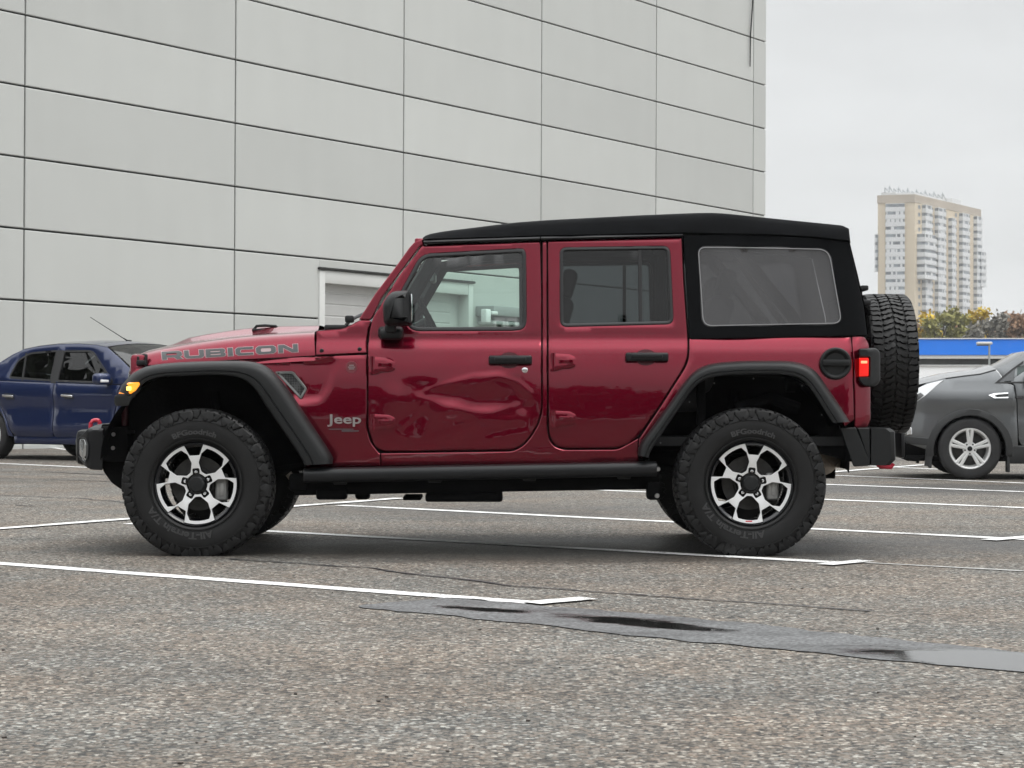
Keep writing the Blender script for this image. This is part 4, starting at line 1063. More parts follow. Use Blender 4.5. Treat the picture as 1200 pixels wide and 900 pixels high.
# fender flares ------------------------------------------------------------
def flare(outer, inner, yin, name='fender_flare', yo=.02):
    """outer/inner: matching pixel stations"""
    rows = []
    def res(l, n):
        P = [Vector(p) for p in l]; d = [0]
        for a, b in zip(P, P[1:]): d.append(d[-1] + (b - a).length)
        tab_x = [(q, p.x) for q, p in zip(d, P)]; tab_y = [(q, p.y) for q, p in zip(d, P)]
        return [Vector((interp(tab_x, d[-1] * i / n), interp(tab_y, d[-1] * i / n))) for i in range(n + 1)]
    n = 44; O = res(outer, n); I = res(inner, n)
    for i in range(n + 1):
        o, q = O[i], I[i]; yi = yin(i / n)
        def at(t, y): v = o.lerp(q, t); return W(v.x, v.y, y)
        rows.append([at(.0, yi), at(.0, yo + .10), at(.015, yo + .075), at(.06, yo + .045), at(.16, yo + .018), at(.30, yo + .004), at(.42, yo), at(.60, yo - .002), at(.68, yo - .002), at(.70, yo + .006), at(.73, yo + .006), at(.75, yo - .003), at(.90, yo - .003), at(.97, yo), at(1, yo + .012), at(.985, yo + .05), at(.96, yo + .2)])
    mb = MB(); mb.grid(rows)
    m0 = len(rows[0]); mb.add(rows[0], [tuple(range(m0))]); mb.add(rows[-1], [tuple(range(m0))])
    return [mb.obj(name, BLK, jeep, smooth=50), mb.mirror(YC).obj(name, BLK, jeep, smooth=50)]
fo = [(139.5, 459), (141, 454), (147.6, 445.5), (158, 436), (172.4, 429.3), (197, 425.6), (233, 423.6), (275.6, 422.8), (297, 424.2), (311, 428.6), (325.3, 440.3), (343, 463.6), (364.4, 495.6), (385.8, 527.8), (391, 538), (390, 543.5)]
fi = [(158, 466), (160, 461), (164, 454.5), (170.7, 447.5), (186.7, 442.4), (210, 440.8), (250.7, 439.4), (272, 440.8), (286, 445.2), (297, 454), (311, 475), (329, 501), (343, 521.5), (352, 536), (355, 541), (357, 545)]
FL = flare(fo, fi, lambda t: lin([(0, .46), (.3, .40), (.55, .30), (.65, .20), (1, .19)], t))
ro = [(747, 533), (749.5, 521), (768, 495.4), (788, 467.4), (804, 445.4), (816, 433.4), (832, 426.6), (860, 423.4), (900, 422.6), (928, 423.4), (944, 427.4), (956, 435.4), (972, 457.4), (988, 481.4), (996, 494.5)]
ri = [(760, 536.5), (763, 528), (776, 508), (793, 483), (812, 456), (824, 446), (840, 441), (868, 439), (893, 438.6), (916, 439), (936, 443), (947, 452), (958, 468), (968, 484), (975.5, 495.5)]
RF = flare(ro, ri, lambda t: .19)
for s, d in enumerate(FL):
    # turn signal with its chin at the flare's nose
    f, r_ = sheet([fil([(139, 461.3), (141.5, 455, 3), (149, 448.3, 3), (163.4, 447.6, 2), (164.6, 451, 2), (159, 458.6, 2), (153, 461.8, 2)])], lambda u, v, o: W(u, v, .012 + max(0, 152 - u) * .006 + o), grid=3, edge=1.2, edge_d=.008, lip=.09); f.merge(r_)
    if s: f = f.mirror(YC)
    f.obj('turn_signal', AMBER, d)
    mb = MB(); mb.box(W(151, 455.3, .004), (.026, .008, .022), bev=.004)
    if s: mb = mb.mirror(YC)
    mb.obj('signal_lamp', AMBERL, d)
    f, r_ = sheet([fil([(134, 464, 2), (139, 461.8), (154, 462.4), (160, 459.5), (166, 453.5), (163, 460), (156, 466), (150.5, 475.6, 2), (136, 476, 3), (134, 473, 2)])], lambda u, v, o: W(u, v, .016 + max(0, 152 - u) * .006 + o), grid=4, edge=1.2, edge_d=.006, lip=.42); f.merge(r_)
    if s: f = f.mirror(YC)
    f.obj('flare_nose', BLK, d)
    mb = MB()
    for q in ((311.5, 460), (324, 479.5), (337.5, 500), (345, 515)): mb.lathe([(.0001, -.003), (.004, -.003), (.005, 0)], W(q[0] - 3.4, q[1] + 1.2, .06), 'y', 8)
    if s: mb = mb.mirror(YC)
    mb.obj('flare_clip', mat('grey_clip', (.10, .10, .10), .5), d)
for s, d in enumerate(RF):
    mb = MB()
    for q in ((772, 517), (806, 469), (835, 447), (881, 441.6), (943, 450), (966, 484)): mb.lathe([(.0001, -.003), (.004, -.003), (.005, 0)], W(q[0] + (2 if q[0] < 900 else -3), q[1] + 2, .06), 'y', 8)
    if s: mb = mb.mirror(YC)
    mb.obj('flare_clip', mat('grey_clip', (.10, .10, .10), .5), d)
# wheel wells
def well(cx, cz, r, a0, a1):
    mb = MB(); rows = []
    for k in range(25):
        a = R(a0 + (a1 - a0) * k / 24); x = cx + r * math.cos(a); z = cz + r * .93 * math.sin(a); rows.append([Vector((x, y, z + .02 * (y > .12) )) for y in (.10, .2, .45, .6)])
    mb.grid(rows); mb.add([rows[k][3] for k in range(25)] , [tuple(range(25))]); pair(mb, 'wheel_well', DARK, jeep)
WF, WRR = Vector((W(229.7, 567.5, 0).x, 0, .391)), Vector((W(880.7, 566.3, 0).x, 0, .395))
well(WF.x + .02, .50, .56, -8, 178); well(WRR.x, .50, .55, -6, 186)
mb = MB(); p = W(838, 452, .24)
mb.tube([(WRR.x - .05, .30, .80), (WRR.x + .14, .30, .86), (WRR.x + .30, .30, .80)], .035, 8); mb.tube([(WRR.x + .22, .24, .94), (WRR.x + .27, .24, .94)], .05, 12); mb.box((WRR.x + .04, .25, 1.0), (.42, .02, .05), bev=.01); mb.box((WRR.x - .25, .25, .86), (.05, .03, .3), bev=.01)
mb.obj('wheel_well_rib', DARK, jeep)

# soft top ------------------------------------------------------------
RT = [(494.5, 281), (497, 277.6), (504, 274.8), (525, 271.2), (550, 268.2), (580, 264.4), (605, 261.4), (640, 258.8), (700, 255.6), (752, 252.9), (800, 250.9), (836, 250), (860, 251.6), (900, 255.8), (950, 260.8), (988, 264.6)]
RBm = [(494.5, 283.5), (504, 282), (632, 278.2), (800, 274.6), (836, 275.2), (900, 276.4), (950, 279), (988, 283.2)]
rows = []
rx = [494.5, 496, 498, 504, 515, 530, 550, 580, 605, 640, 670, 700, 752, 800, 820, 836, 848, 860, 880, 900, 925, 950, 970, 984, 988]
for i, px in enumerate(rx):
    b = onside(px, lin(RBm, px)); y0 = b.y - .012; t = W(px, interp(RT, px), y0 + .10)
    wv = .0045 * math.sin(px * .083) + .003 * math.sin(px * .27 + 1)
    H_ = t.z - b.z
    r_ = [Vector((b.x, y0 + .012, b.z)), Vector((b.x, y0 + wv, b.z + .01)), Vector((b.x + (t.x - b.x) * .4, y0 + .012 + wv * 2, b.z + H_ * .35)), Vector((b.x + (t.x - b.x) * .7, y0 + .035 + wv, b.z + H_ * .72)), Vector((t.x, y0 + .062, b.z + H_ * .93)), Vector((t.x, y0 + .10, t.z)), Vector((t.x, y0 + .20, t.z + .012))]
    for k in range(1, 5): r_.append(Vector((t.x, y0 + .2 + (YC - y0 - .2) * k / 4, t.z + .012 + .014 * k / 4)))
    rows.append(r_ + [Vector((p.x, 2 * YC - p.y, p.z)) for p in reversed(r_[:-1])])
mb = MB(); mb.grid(rows)
# rounded back edge, then the sloping rear curtain
lastr = rows[-1]; e2 = [Vector((p.x + .026, p.y + (.0 if True else 0), min(p.z, lastr[0].z + (p.z - lastr[0].z) * .86))) for p in lastr]; e3 = [Vector((p.x + .035, p.y, lastr[0].z + (p.z - lastr[0].z) * .0 - .004)) for p in lastr]
mb.grid([lastr, e2, e3])
TOP = mb.obj('soft_top', FAB, jeep, smooth=60)
# drip rails above the doors
for a, b in ((496.5, 632.6), (634.2, 800)):
    mb = MB(); rr = []
    for k in range(13):
        px = a + (b - a) * k / 12; p0 = onside(px, lin([(496, 286.2), (632, 281.8), (800, 277.6)], px)); p1 = onside(px, lin([(496, 281.8), (632, 277.4), (800, 274.2)], px))
        rr.append([p0 + Vector((0, .02, 0)), p0 + Vector((0, -.016, .002)), (p0 + p1) / 2 + Vector((0, -.022, 0)), p1 + Vector((0, -.016, -.002)), p1 + Vector((0, .01, .004))])
    mb.grid(rr); mb.add(rr[0], [tuple(range(5))]); mb.add(rr[-1], [tuple(range(5))])
    pair(mb, 'drip_rail', BLK2, TOP)
qt = fil([(801, 276), (836, 275), (900, 276), (960, 279.8), (994.6, 284, 1), (997.5, 294), (1012.6, 360), (1016.5, 393.6, 2), (900, 396.2), (808.5, 397.6, 2), (806.4, 370)])
qw = fil([(817.2, 288.8, 10), (880, 289.3), (972, 291.2, 14), (987.6, 379.6, 12), (900, 381.2), (823.4, 382.8, 12)])
fabx = lambda x, y: .004 * math.sin(x * .05 + y * .03) - .006
f, r_ = sheet([qt, qw], lambda u, v, o: onside(u, v, o, fabx), grid=6, edge=1.2, edge_d=.006, lip=.02); f.merge(r_)
qs = [f.obj('side_curtain', FAB, TOP, toward=(0, -1, 0)), f.mirror(YC).obj('side_curtain', FAB, TOP, toward=(0, 1, 0))]
for s in (0, 1):
    f, _ = sheet([inset(qw, -2)], lambda u, v, o: onside(u, v, .004, lambda x, y: .004 * math.sin(x * .05 + y * .03) - .006 + .0025 * math.sin(x * .09 - y * .05)), grid=7)
    if s: f = f.mirror(YC)
    f.obj('curtain_window', GLV, TOP, toward=(0, -1, 0))
    f, r_ = sheet([inset(qw, .4), inset(qw, 1.6)], lambda u, v, o: onside(u, v, o - .003, fabx), grid=0, step=6, lip=.006); f.merge(r_)
    if s: f = f.mirror(YC)
    f.obj('window_welt', mat('grey_welt', (.20, .20, .205), .5), TOP)
# rear curtain
ra = [onside(994.6, 284), onside(1004, 322), onside(1012.6, 360), onside(1016, 391.5)]
mb = MB(); mb.grid([[Vector((p.x + .006, p.y + (2 * YC - 2 * p.y) * k / 8, p.z)) for k in range(9)] for p in ra]); mb.obj('rear_curtain', FAB, TOP)
mb = MB(); a, b = ra[0].lerp(ra[1], .4), ra[2].lerp(ra[3], .5); mb.add([(a.x + .012, .45, a.z), (a.x + .012, 1.43, a.z), (b.x + .012, 1.47, b.z), (b.x + .012, .41, b.z)], [(0, 1, 2, 3)]); mb.obj('rear_window', GLP, TOP)
# third brake light / carrier bracket sticking out behind the top
mb = MB(); mb.box(W(1009.5, 338.5, .75), (.045, .22, .03), bev=.008); mb.box(W(1007.5, 346, .85), (.022, .06, .10), bev=.006)
mb.obj('brake_light', BLK, jeep)

# tail light, filler cap ------------------------------------------------------------
for s in (0, 1):
    hs_ = fil([(1006.4, 408.6, 2), (1027, 407.6, 4), (1031.6, 413, 3), (1031.6, 447, 3), (1026, 453.4, 5), (1012, 452.8, 5), (1006.2, 446, 2), (1006.4, 441.6), (1018.6, 441.6, 2), (1019, 418.6, 2), (1006.6, 418.8)])
    pmt = lambda u, v, o: W(u, v, .145 + o + max(0, u - 1020) * .004)
    f, r_ = sheet([hs_], pmt, grid=4, edge=1.6, edge_d=.010, lip=.13); f.merge(r_)
    if s: f = f.mirror(YC)
    T_ = f.obj('tail_light', BLK, jeep, smooth=50)
    f, r_ = sheet([fil([(1006.8, 419.4, 1), (1018.2, 419.2, 2), (1018, 441, 2), (1006.6, 441.2, 1)])], lambda u, v, o: W(u, v, .148 + o), grid=3, edge=1, edge_d=.004, lip=.06); f.merge(r_)
    if s: f = f.mirror(YC)
    f.obj('lens', REDL, T_)
    mb = MB(); mb.box(W(1012.6, 424.4, .143), (.035, .006, .014), bev=.003)
    if s: mb = mb.mirror(YC)
    mb.obj('lamp_bar', REDLC, T_)
c = onside(978.7, 426, -.021)
mb = MB(); mb.lathe([(.0001, .006), (.058, .006), (.066, -.004), (.074, -.010), (.082, -.010), (.088, -.004), (.088, .02)], c, 'y', 48); FC = mb.obj('filler_cap', BLK, jeep)
mb = MB(); mb.box(c + Vector((0, -.008, .004)), (.15, .022, .034), bev=.006); mb.box(c + Vector((0, -.019, .004)), (.13, .004, .006)); mb.obj('grip_bar', BLK, FC)

# mirrors ------------------------------------------------------------
for s in (0, 1):
    ml = fil([(451.2, 349, 4), (457, 342.4, 4), (463, 340.2, 4), (478.8, 339.4, 4), (481.2, 344, 3), (483.2, 379, 3), (480.4, 381.6, 2), (455, 382.4, 3), (448.8, 378, 3), (447.8, 357, 4)])
    rings = []
    for dy, ins_ in ((.13, 4), (.12, 1.0), (.07, 0), (.02, .6), (-.012, 2.4), (-.034, 5.5), (-.046, 9.5)):
        rings.append([W(p.x, p.y, -.02) + Vector((0, dy, 0)) for p in inset(ml, ins_)])
    mb = MB(); mb.grid(rings, closed=True); n = len(ml); mb.add(rings[-1], [tuple(range(n))]); mb.add(rings[0], [tuple(range(n))])
    if s: mb = mb.mirror(YC)
    M_ = mb.obj('side_mirror', BLK, jeep, smooth=60)
    mb = MB(); c = W(458.5, 391.5, .14)
    mb.box(c, (.125, .12, .062), bev=.026, seg=4); mb.box(c + Vector((.0, -.06, .03)), (.06, .09, .05), bev=.015, seg=3); mb.box(onside(458, 390, .0), (.14, .05, .07), bev=.02, seg=3)
    if s: mb = mb.mirror(YC)
    mb.obj('mirror_arm', BLK, M_)
    mb = MB(); mb.box(W(482.6, 361, .03), (.006, .10, .15), bev=.002)
    if s: mb = mb.mirror(YC)
    mb.obj('mirror_glass', CHROME, M_)

# rock rails, bumpers, hooks ------------------------------------------------------------
for s in (0, 1):
    mb = MB()
    a0, a1 = W(356, 557.5, .07), W(769.5, 549.4, .07); h = .036
    prof = [(.0, -.040), (-.018, -.034), (-.026, -.02), (-.026, .012), (-.018, .030), (.0, .038), (.06, .040), (.10, .03), (.10, -.03), (.06, -.04)]
    rr = [[a + Vector((0, dy, dz)) for dy, dz in prof] for a in (a0, a0.lerp(a1, .33), a0.lerp(a1, .66), a1)]
    mb.grid(rr, closed=True); mb.add(rr[0], [tuple(range(10))]); mb.add(rr[-1], [tuple(range(10))])
    for k in range(4):
        q = a0.lerp(a1, .1 + .27 * k); mb.box(q + Vector((0, .16, -.03)), (.07, .2, .05), bev=.006)
    if s: mb = mb.mirror(YC)
    rk = mb.obj('rock_rail', BLK2, jeep, smooth=45)
    mb = MB()
    for q in ((771, 549.8), (770, 581)): mb.lathe([(.0001, -.012), (.011, -.012), (.014, 0)], W(*q, .10), 'y', 12)
    if s: mb = mb.mirror(YC)
    mb.obj('rail_bolt', SILV, rk)
    mb = MB(); b0, b1 = W(345, 571, .20), W(772, 563.5, .20)
    for a_, b_, dz in ((b0, b1, .0),): 
        rr = [[a + Vector((0, dy, dz)) for dy, dz in ((0, -.045), (-.008, 0), (0, .05), (.12, .05), (.12, -.045))] for a in (a_, b_)]
        mb.grid(rr, closed=True); mb.add(rr[0], [tuple(range(5))]); mb.add(rr[-1], [tuple(range(5))])
    q = W(389, 579, .2); mb.box(q, (.17, .08, .06), bev=.015); q = W(766, 575, .2); mb.box(q, (.08, .1, .1), bev=.02); q = W(350, 565, .22); mb.box(q, (.10, .1, .1), bev=.02)
    if s: mb = mb.mirror(YC)
    mb.obj('frame_rail', DARK, jeep)
# front bumper
cap = fil([(97, 508.5, 2), (104.4, 501.2, 3), (115.6, 497, 3), (130.5, 495.4, 1), (125.5, 499.5), (121.6, 503, 2), (120.6, 551, 2), (106.7, 550.4, 4), (100, 546.8, 3), (96.7, 542.5, 3), (89.3, 534.5, 2), (88.4, 514.8, 2)])
bumpy = lambda u, v: .27 + max(0, 106 - u) ** 1.5 * .0026 + max(0, 504 - v) ** 1.3 * .006
f, r_ = sheet([cap], lambda u, v, o: W(u, v, bumpy(u, v) + o), grid=2.5, step=2, edge=1, edge_d=.008, lip=.10); f.merge(r_)
beam = MB(); bx_ = W(95, 520, .45).x
beam.box((bx_ + .06, YC, W(95, 524, .45).z), (.16, 1.10, .20), bev=.03)
FB = beam.obj('front_bumper', BLK2, jeep, smooth=40)
for s in (0, 1):
    q = f if not s else f.mirror(YC)
    q.obj('end_cap', BLK2, FB, smooth=50)
    def ring(l, off): return [W(p.x, p.y, bumpy(p.x, p.y) + off) for p in l]
    oc = fil([(89.2, 516, 1.5), (93.5, 511.6, 1.5), (100.5, 512.6, 1.5), (103.6, 520.5, 1.5), (103.4, 533.5, 1.5), (100, 542.2, 1.5), (94.6, 538.4, 1.5), (89.4, 532.6, 1.5)], 3)
    mb = MB(); rr = [ring(oc, .004), ring(oc, -.016), ring(inset(oc, .6), -.018), ring(inset(oc, 1.7), .012), ring(inset(oc, 2.1), .02)]; mb.grid(rr, closed=True)
    if s: mb = mb.mirror(YC)
    mb.obj('fog_bezel', mat('grey_bezel', (.05, .052, .055), .4), FB)
    mb = MB(); rr = [ring(inset(oc, 1.5), .008), ring(inset(oc, 2.8), -.004), ring(inset(oc, 4.2), -.007)]; mb.grid(rr, closed=True); mb.add(rr[-1], [tuple(range(len(oc)))])
    if s: mb = mb.mirror(YC)
    mb.obj('fog_lamp', mat('fog_lens', (.42, .43, .43), .2, .6, coat=1), FB)
    p = W(111, 496.5, .52); mb = MB(); mb.tube([p + Vector((-.024, 0, -.03)), p + Vector((-.022, 0, .002)), p + Vector((-.014, 0, .013)), p + Vector((-.002, 0, .019)), p + Vector((.012, 0, .020)), p + Vector((.022, 0, .017)), p + Vector((.028, 0, .008)), p + Vector((.03, 0, -.02))], .012, 10)
    if s: mb = mb.mirror(YC)
    mb.obj('tow_hook', HOOK, FB)
bk = W(121, 530, .25).x
p = W(141, 494.5, .50); mb = MB(); mb.tube([p + Vector((-.022, 0, -.03)), p + Vector((-.016, 0, .006)), p + Vector((.0, 0, .018)), p + Vector((.05, 0, .018))], .012, 8); mb.obj('tow_hook', HOOK, FB)
mb = MB(); mb.box(W(137, 520, .38), (.16, .20, .20), bev=.02); mb.box((bk + .03, YC, .62), (.14, 1.16, .16), bev=.02); mb.box(W(127, 503, .36), (.06, .12, .06), bev=.012); mb.box(W(147, 506.5, .34), (.10, .10, .02), bev=.004)
f, r_ = sheet([fil([(119, 530, 2), (150, 530), (165, 560), (165, 590), (146, 576, 4), (131, 566, 4), (121, 552, 3)])], lambda u, v, o: W(u, v, .36 + o), grid=8, lip=1.1); f.merge(r_); mb.merge(f)
f, r_ = sheet([fil([(150, 468), (164, 449), (196, 441), (200, 560), (165, 565), (152, 500)])], lambda u, v, o: W(u, v, .37 + o), grid=8, lip=.02); f.merge(r_); mb.merge(f)
mb.obj('bumper_mount', DARK, jeep)
mb = MB()
for q in ((132.4, 525), (133, 509)): mb.lathe([(.0001, -.006), (.010, -.006), (.012, 0)], W(*q, .277), 'y', 10)
mb.obj('mount_bolt', SILV, jeep)
# rear bumper
mb = MB()
for (lp_, y0, dp) in (([(984, 501.2, 2), (1003, 501, 1), (1019, 540), (1019, 545.6, 1), (1000, 547, 3), (998, 541, 2)], .10, .25), ([(1004.6, 501.4), (1019.2, 501.4), (1019.6, 545.6), (1018, 540)], .105, .3)):
    f, r_ = sheet([fil(lp_)], lambda u, v, o: W(u, v, y0 + o), grid=6, edge=1, edge_d=.006, lip=dp); f.merge(r_); mb.merge(both(f))
xa, xb = W(1020.6, 520, .12).x, W(1047.5, 520, .2).x; za, zb = W(1030, 501.8, .15).z, W(1030, 545, .15).z
rows = []
for y, dx in ((.11, -.035), (.13, -.008), (.18, .006), (.35, .012), (YC, .02)):
    rows.append([Vector((xa, y, zb)), Vector((xb + dx - .03, y, zb)), Vector((xb + dx, y, zb + .03)), Vector((xb + dx - .004, y, za - .02)), Vector((xb + dx - .03, y, za)), Vector((xa, y, za))])
rows += [[Vector((p.x, 2 * YC - p.y, p.z)) for p in r_] for r_ in reversed(rows[:-1])]
mb.grid(rows, closed=True); mb.add(rows[0], [tuple(range(6))]); mb.add(rows[-1], [tuple(range(6))])
RB_ = mb.obj('rear_bumper', BLK, jeep, smooth=35, bev=.006)
mb = MB(); mb.box((W(1050, 521, .55).x, .55, W(1050, 521, .55).z), (.02, .40, .135), bev=.004); mb.obj('plate_bracket', BLK2, RB_)
p = W(1036, 545.5, .40); mb = MB(); mb.tube([p + Vector((-.06, 0, .03)), p + Vector((-.02, 0, -.005)), p + Vector((.04, 0, -.008)), p + Vector((.05, 0, .012))], .014, 8); mb.obj('tow_hook', HOOK, RB_)
f, r_ = sheet([fil([(958, 500), (986, 498), (999, 541), (993, 541), (976, 535, 4), (962, 532)])], lambda u, v, o: W(u, v, .24 + o), grid=8, lip=.2); f.merge(r_); pair(f, 'wheel_well_panel', DARK, jeep)
# running gear ------------------------------------------------------------
for q in (WF, WRR):
    mb = MB(); mb.tube([(q.x, .2, q.z), (q.x, 1.68, q.z)], .045, 12); mb.lathe([(.02, -.14), (.12, -.10), (.15, 0), (.12, .10), (.02, .14)], (q.x, YC + (.25 if q is WF else 0), q.z), 'x', 18)
    for y in (.42, 1.46): mb.tube([(q.x, y, q.z), (q.x + (.9 if q is WF else -.9), y + (.05 if y < 1 else -.05), .53)], .024, 8)
    mb.obj('axle', DARK, jeep)
for q, dx in ((WF, .02), (WRR, -.02)):
    for y in (.36, 1.52):
        pts = [(q.x + dx + .06 * math.cos(t * .5), y + .06 * math.sin(t * .5), q.z + .07 + t * .0042) for t in range(75)]; mb = MB(); mb.tube(pts, .008, 5); mb.obj('coil_spring', DARK, jeep)
        mb = MB(); mb.tube([(q.x + dx * 6, y + .03, q.z + .02), (q.x + dx * 2, y + .06, q.z + .5)], .028, 8); mb.obj('damper', DARK, jeep)
mb = MB(); a = W(500, 581, .45); b = W(589, 580, .45); mb.box((a + b) / 2, (b.x - a.x, .5, .05), bev=.015); mb.box(W(484, 582.5, .45), (.10, .3, .022), bev=.006); mb.box(W(585, 577, .4), (.03, .4, .08), bev=.006)
q = W(425, 580, .5); mb.box(q, (.085, .06, .05), bev=.018)
mb.box((.25, YC, .40), (1.0, .8, .10), bev=.03); mb.tube([(-1, YC + .1, .42), (.3, YC + .1, .44), (2.0, YC, .42)], .035, 8)
mb.box((.2, YC, .50), (2.5, .9, .12), bev=.02)
mb.obj('skid_plate', DARK, jeep)
c = W(965, 536, .42); mb = MB(); mb.tube([c + Vector((-.06, .55, .01)), c + Vector((-.04, .1, 0)), c + Vector((0, -.0, -.0))], [.10, .10, .10], 18); mb.tube([c + Vector((.02, .02, .03)), c + Vector((.09, -.04, -.03))], .035, 12)
mb.obj('muffler', RUST, jeep)
mb = MB(); mb.tube([W(338, 555, .32), W(342, 560, .32)], .02, 8); mb.obj('brake_line_bracket', RUST, jeep)

# interior ------------------------------------------------------------
mb = MB(); mb.box((W(452, 395, .9).x, YC, 1.03), (.24, 1.36, .28), bev=.05); mb.box((W(462, 386, .5).x, .55, 1.19), (.14, .30, .09), bev=.03); mb.obj('dashboard', INT, jeep)
c = W(504, 376, .55); mb = MB(); tilt = R(28); pts = []
for k in range(28):
    a = 2 * math.pi * k / 28; pts.append(c + Vector((-math.sin(a) * math.sin(tilt) * .185, math.cos(a) * .185, math.sin(a) * math.cos(tilt) * .185)))
mb.tube(pts, .017, 8, closed=True); mb.tube([c, c + Vector((-.25, 0, -.12))], .03, 8); mb.box(c + Vector((-.01, 0, -.01)), (.04, .14, .10), bev=.02)
for q in (0, 14, 21): mb.tube([c, pts[q]], .013, 6)
mb.obj('steering_wheel', INT, jeep)
q = W(507.5, 325.5, .94); mb = MB(); mb.box(q, (.035, .22, .055), bev=.012); mb.tube([q + Vector((-.02, 0, 0)), q + Vector((-.10, 0, .05))], .01, 6); mb.obj('interior_mirror', mat('mirror_back_grey', (.35, .36, .36), .35), jeep)
def seat(x, y):
    mb = MB(); ry = Matrix.Rotation(R(16), 3, 'Y')
    mb.box((x - .22, y, .86), (.52, .50, .16), bev=.05, seg=3); mb.box((x + .09, y, 1.16), (.14, .48, .56), bev=.05, seg=3, rot=ry); st = mb.obj('seat', INT, jeep, smooth=60)
    mb = MB(); mb.box((x + .19, y, 1.50), (.09, .27, .18), bev=.04, seg=3, rot=ry); mb.tube([(x + .16, y - .07, 1.36), (x + .18, y - .07, 1.47)], .007, 6); mb.tube([(x + .16, y + .07, 1.36), (x + .18, y + .07, 1.47)], .007, 6); mb.obj('headrest', INT, st, smooth=60)
seat(.22, .56); seat(.22, 1.32); seat(1.12, .56); seat(1.12, 1.32)
mb = MB()
for y in (.36, 1.52):
    mb.tube([(-.33, y, 1.66), (-.1, y, 1.73), (.25, y, 1.76), (.98, y, 1.77), (1.35, y, 1.70), (1.66, y, 1.32), (1.78, y, 1.10)], .036, 10)
    mb.tube([(.28, y - .03 * (1 if y < 1 else -1), .75), (.28, y, 1.76)], .04, 10); mb.tube([(1.02, y, 1.05), (1.02, y, 1.76)], .036, 10)
    mb.tube([(-.33, y, 1.66), (-.60, y, 1.20)], .042, 8)
mb.tube([(.28, .36, 1.76), (.28, 1.52, 1.76)], .036, 10); mb.tube([(1.0, .36, 1.77), (1.0, 1.52, 1.77)], .036, 10)
mb.tube([(1.3, .36, 1.71), (1.72, .7, 1.2)], .02, 8); mb.tube([(1.3, 1.52, 1.71), (1.72, 1.2, 1.2)], .02, 8)
mb.obj('roll_cage', INT, jeep)
# ------------------------------------------------------------------ off-road wheels (axis along y, face to -y, centre at the origin)
def wheel_face():
    SCL = 1000.0; rf = .222
    def pol(r, a): return Vector((math.cos(R(a)) * r * rf * SCL, math.sin(R(a)) * r * rf * SCL))
    def sl_(ax, s, t): c, q = math.cos(R(ax)), math.sin(R(ax)); return Vector(((s * c - t * q) * rf * SCL, (s * q + t * c) * rf * SCL))
    outer = []; holes = []
    for k in range(5):
        th = 90 + 72 * k
        for i in range(7): outer.append(pol(.985, th - 36 + i * 22.3 / 6))
        outer += [sl_(th, .735, -.135), sl_(th, .705, -.115), sl_(th, .705, .115), sl_(th, .735, .135)]
        for i in range(7): outer.append(pol(.985, th + 13.7 + i * 22.3 / 6) if i < 6 else pol(.985, th + 35.6))
        wa = th + 36
        h = []
        for i in range(5): h.append((.905 * math.cos(R(-15.5 + 31 * i / 4)), .905 * math.sin(R(-15.5 + 31 * i / 4)), .02 if i in (0, 4) else 0))
        h += [(.70, .294, .02), (.475, .236, .025), (.315, .062, .03), (.315, -.062, .03), (.475, -.236, .025), (.70, -.294, .02)]
        hh = fil([(p[0] * 1000, p[1] * 1000, p[2] * 1000) for p in h], 4); holes.append([sl_(wa, p.x / 1000, p.y / 1000) for p in hh])
    hub = []
    for k in range(5):
        th = 90 + 72 * k
        hub += [sl_(th, .245, -.082), sl_(th, .36, -.086), sl_(th, .385, -.06), sl_(th, .385, .06), sl_(th, .36, .086), sl_(th, .245, .082)]
        hub += [pol(.255, th + 26), pol(.255, th + 36), pol(.255, th + 46)]
    holes.append(hub)
    def pm(u, v, o):
        x, z = u / SCL, v / SCL; r = math.hypot(x, z) / rf
        return Vector((x, .022 + .022 * (1 - r) ** 1.0 - .004 * math.exp(-((r - .55) / .2) ** 2) + o, z))
    return sheet([outer] + holes, pm, grid=14, step=9, edge=1.6, edge_d=.0025, lip=.045, back=.046)
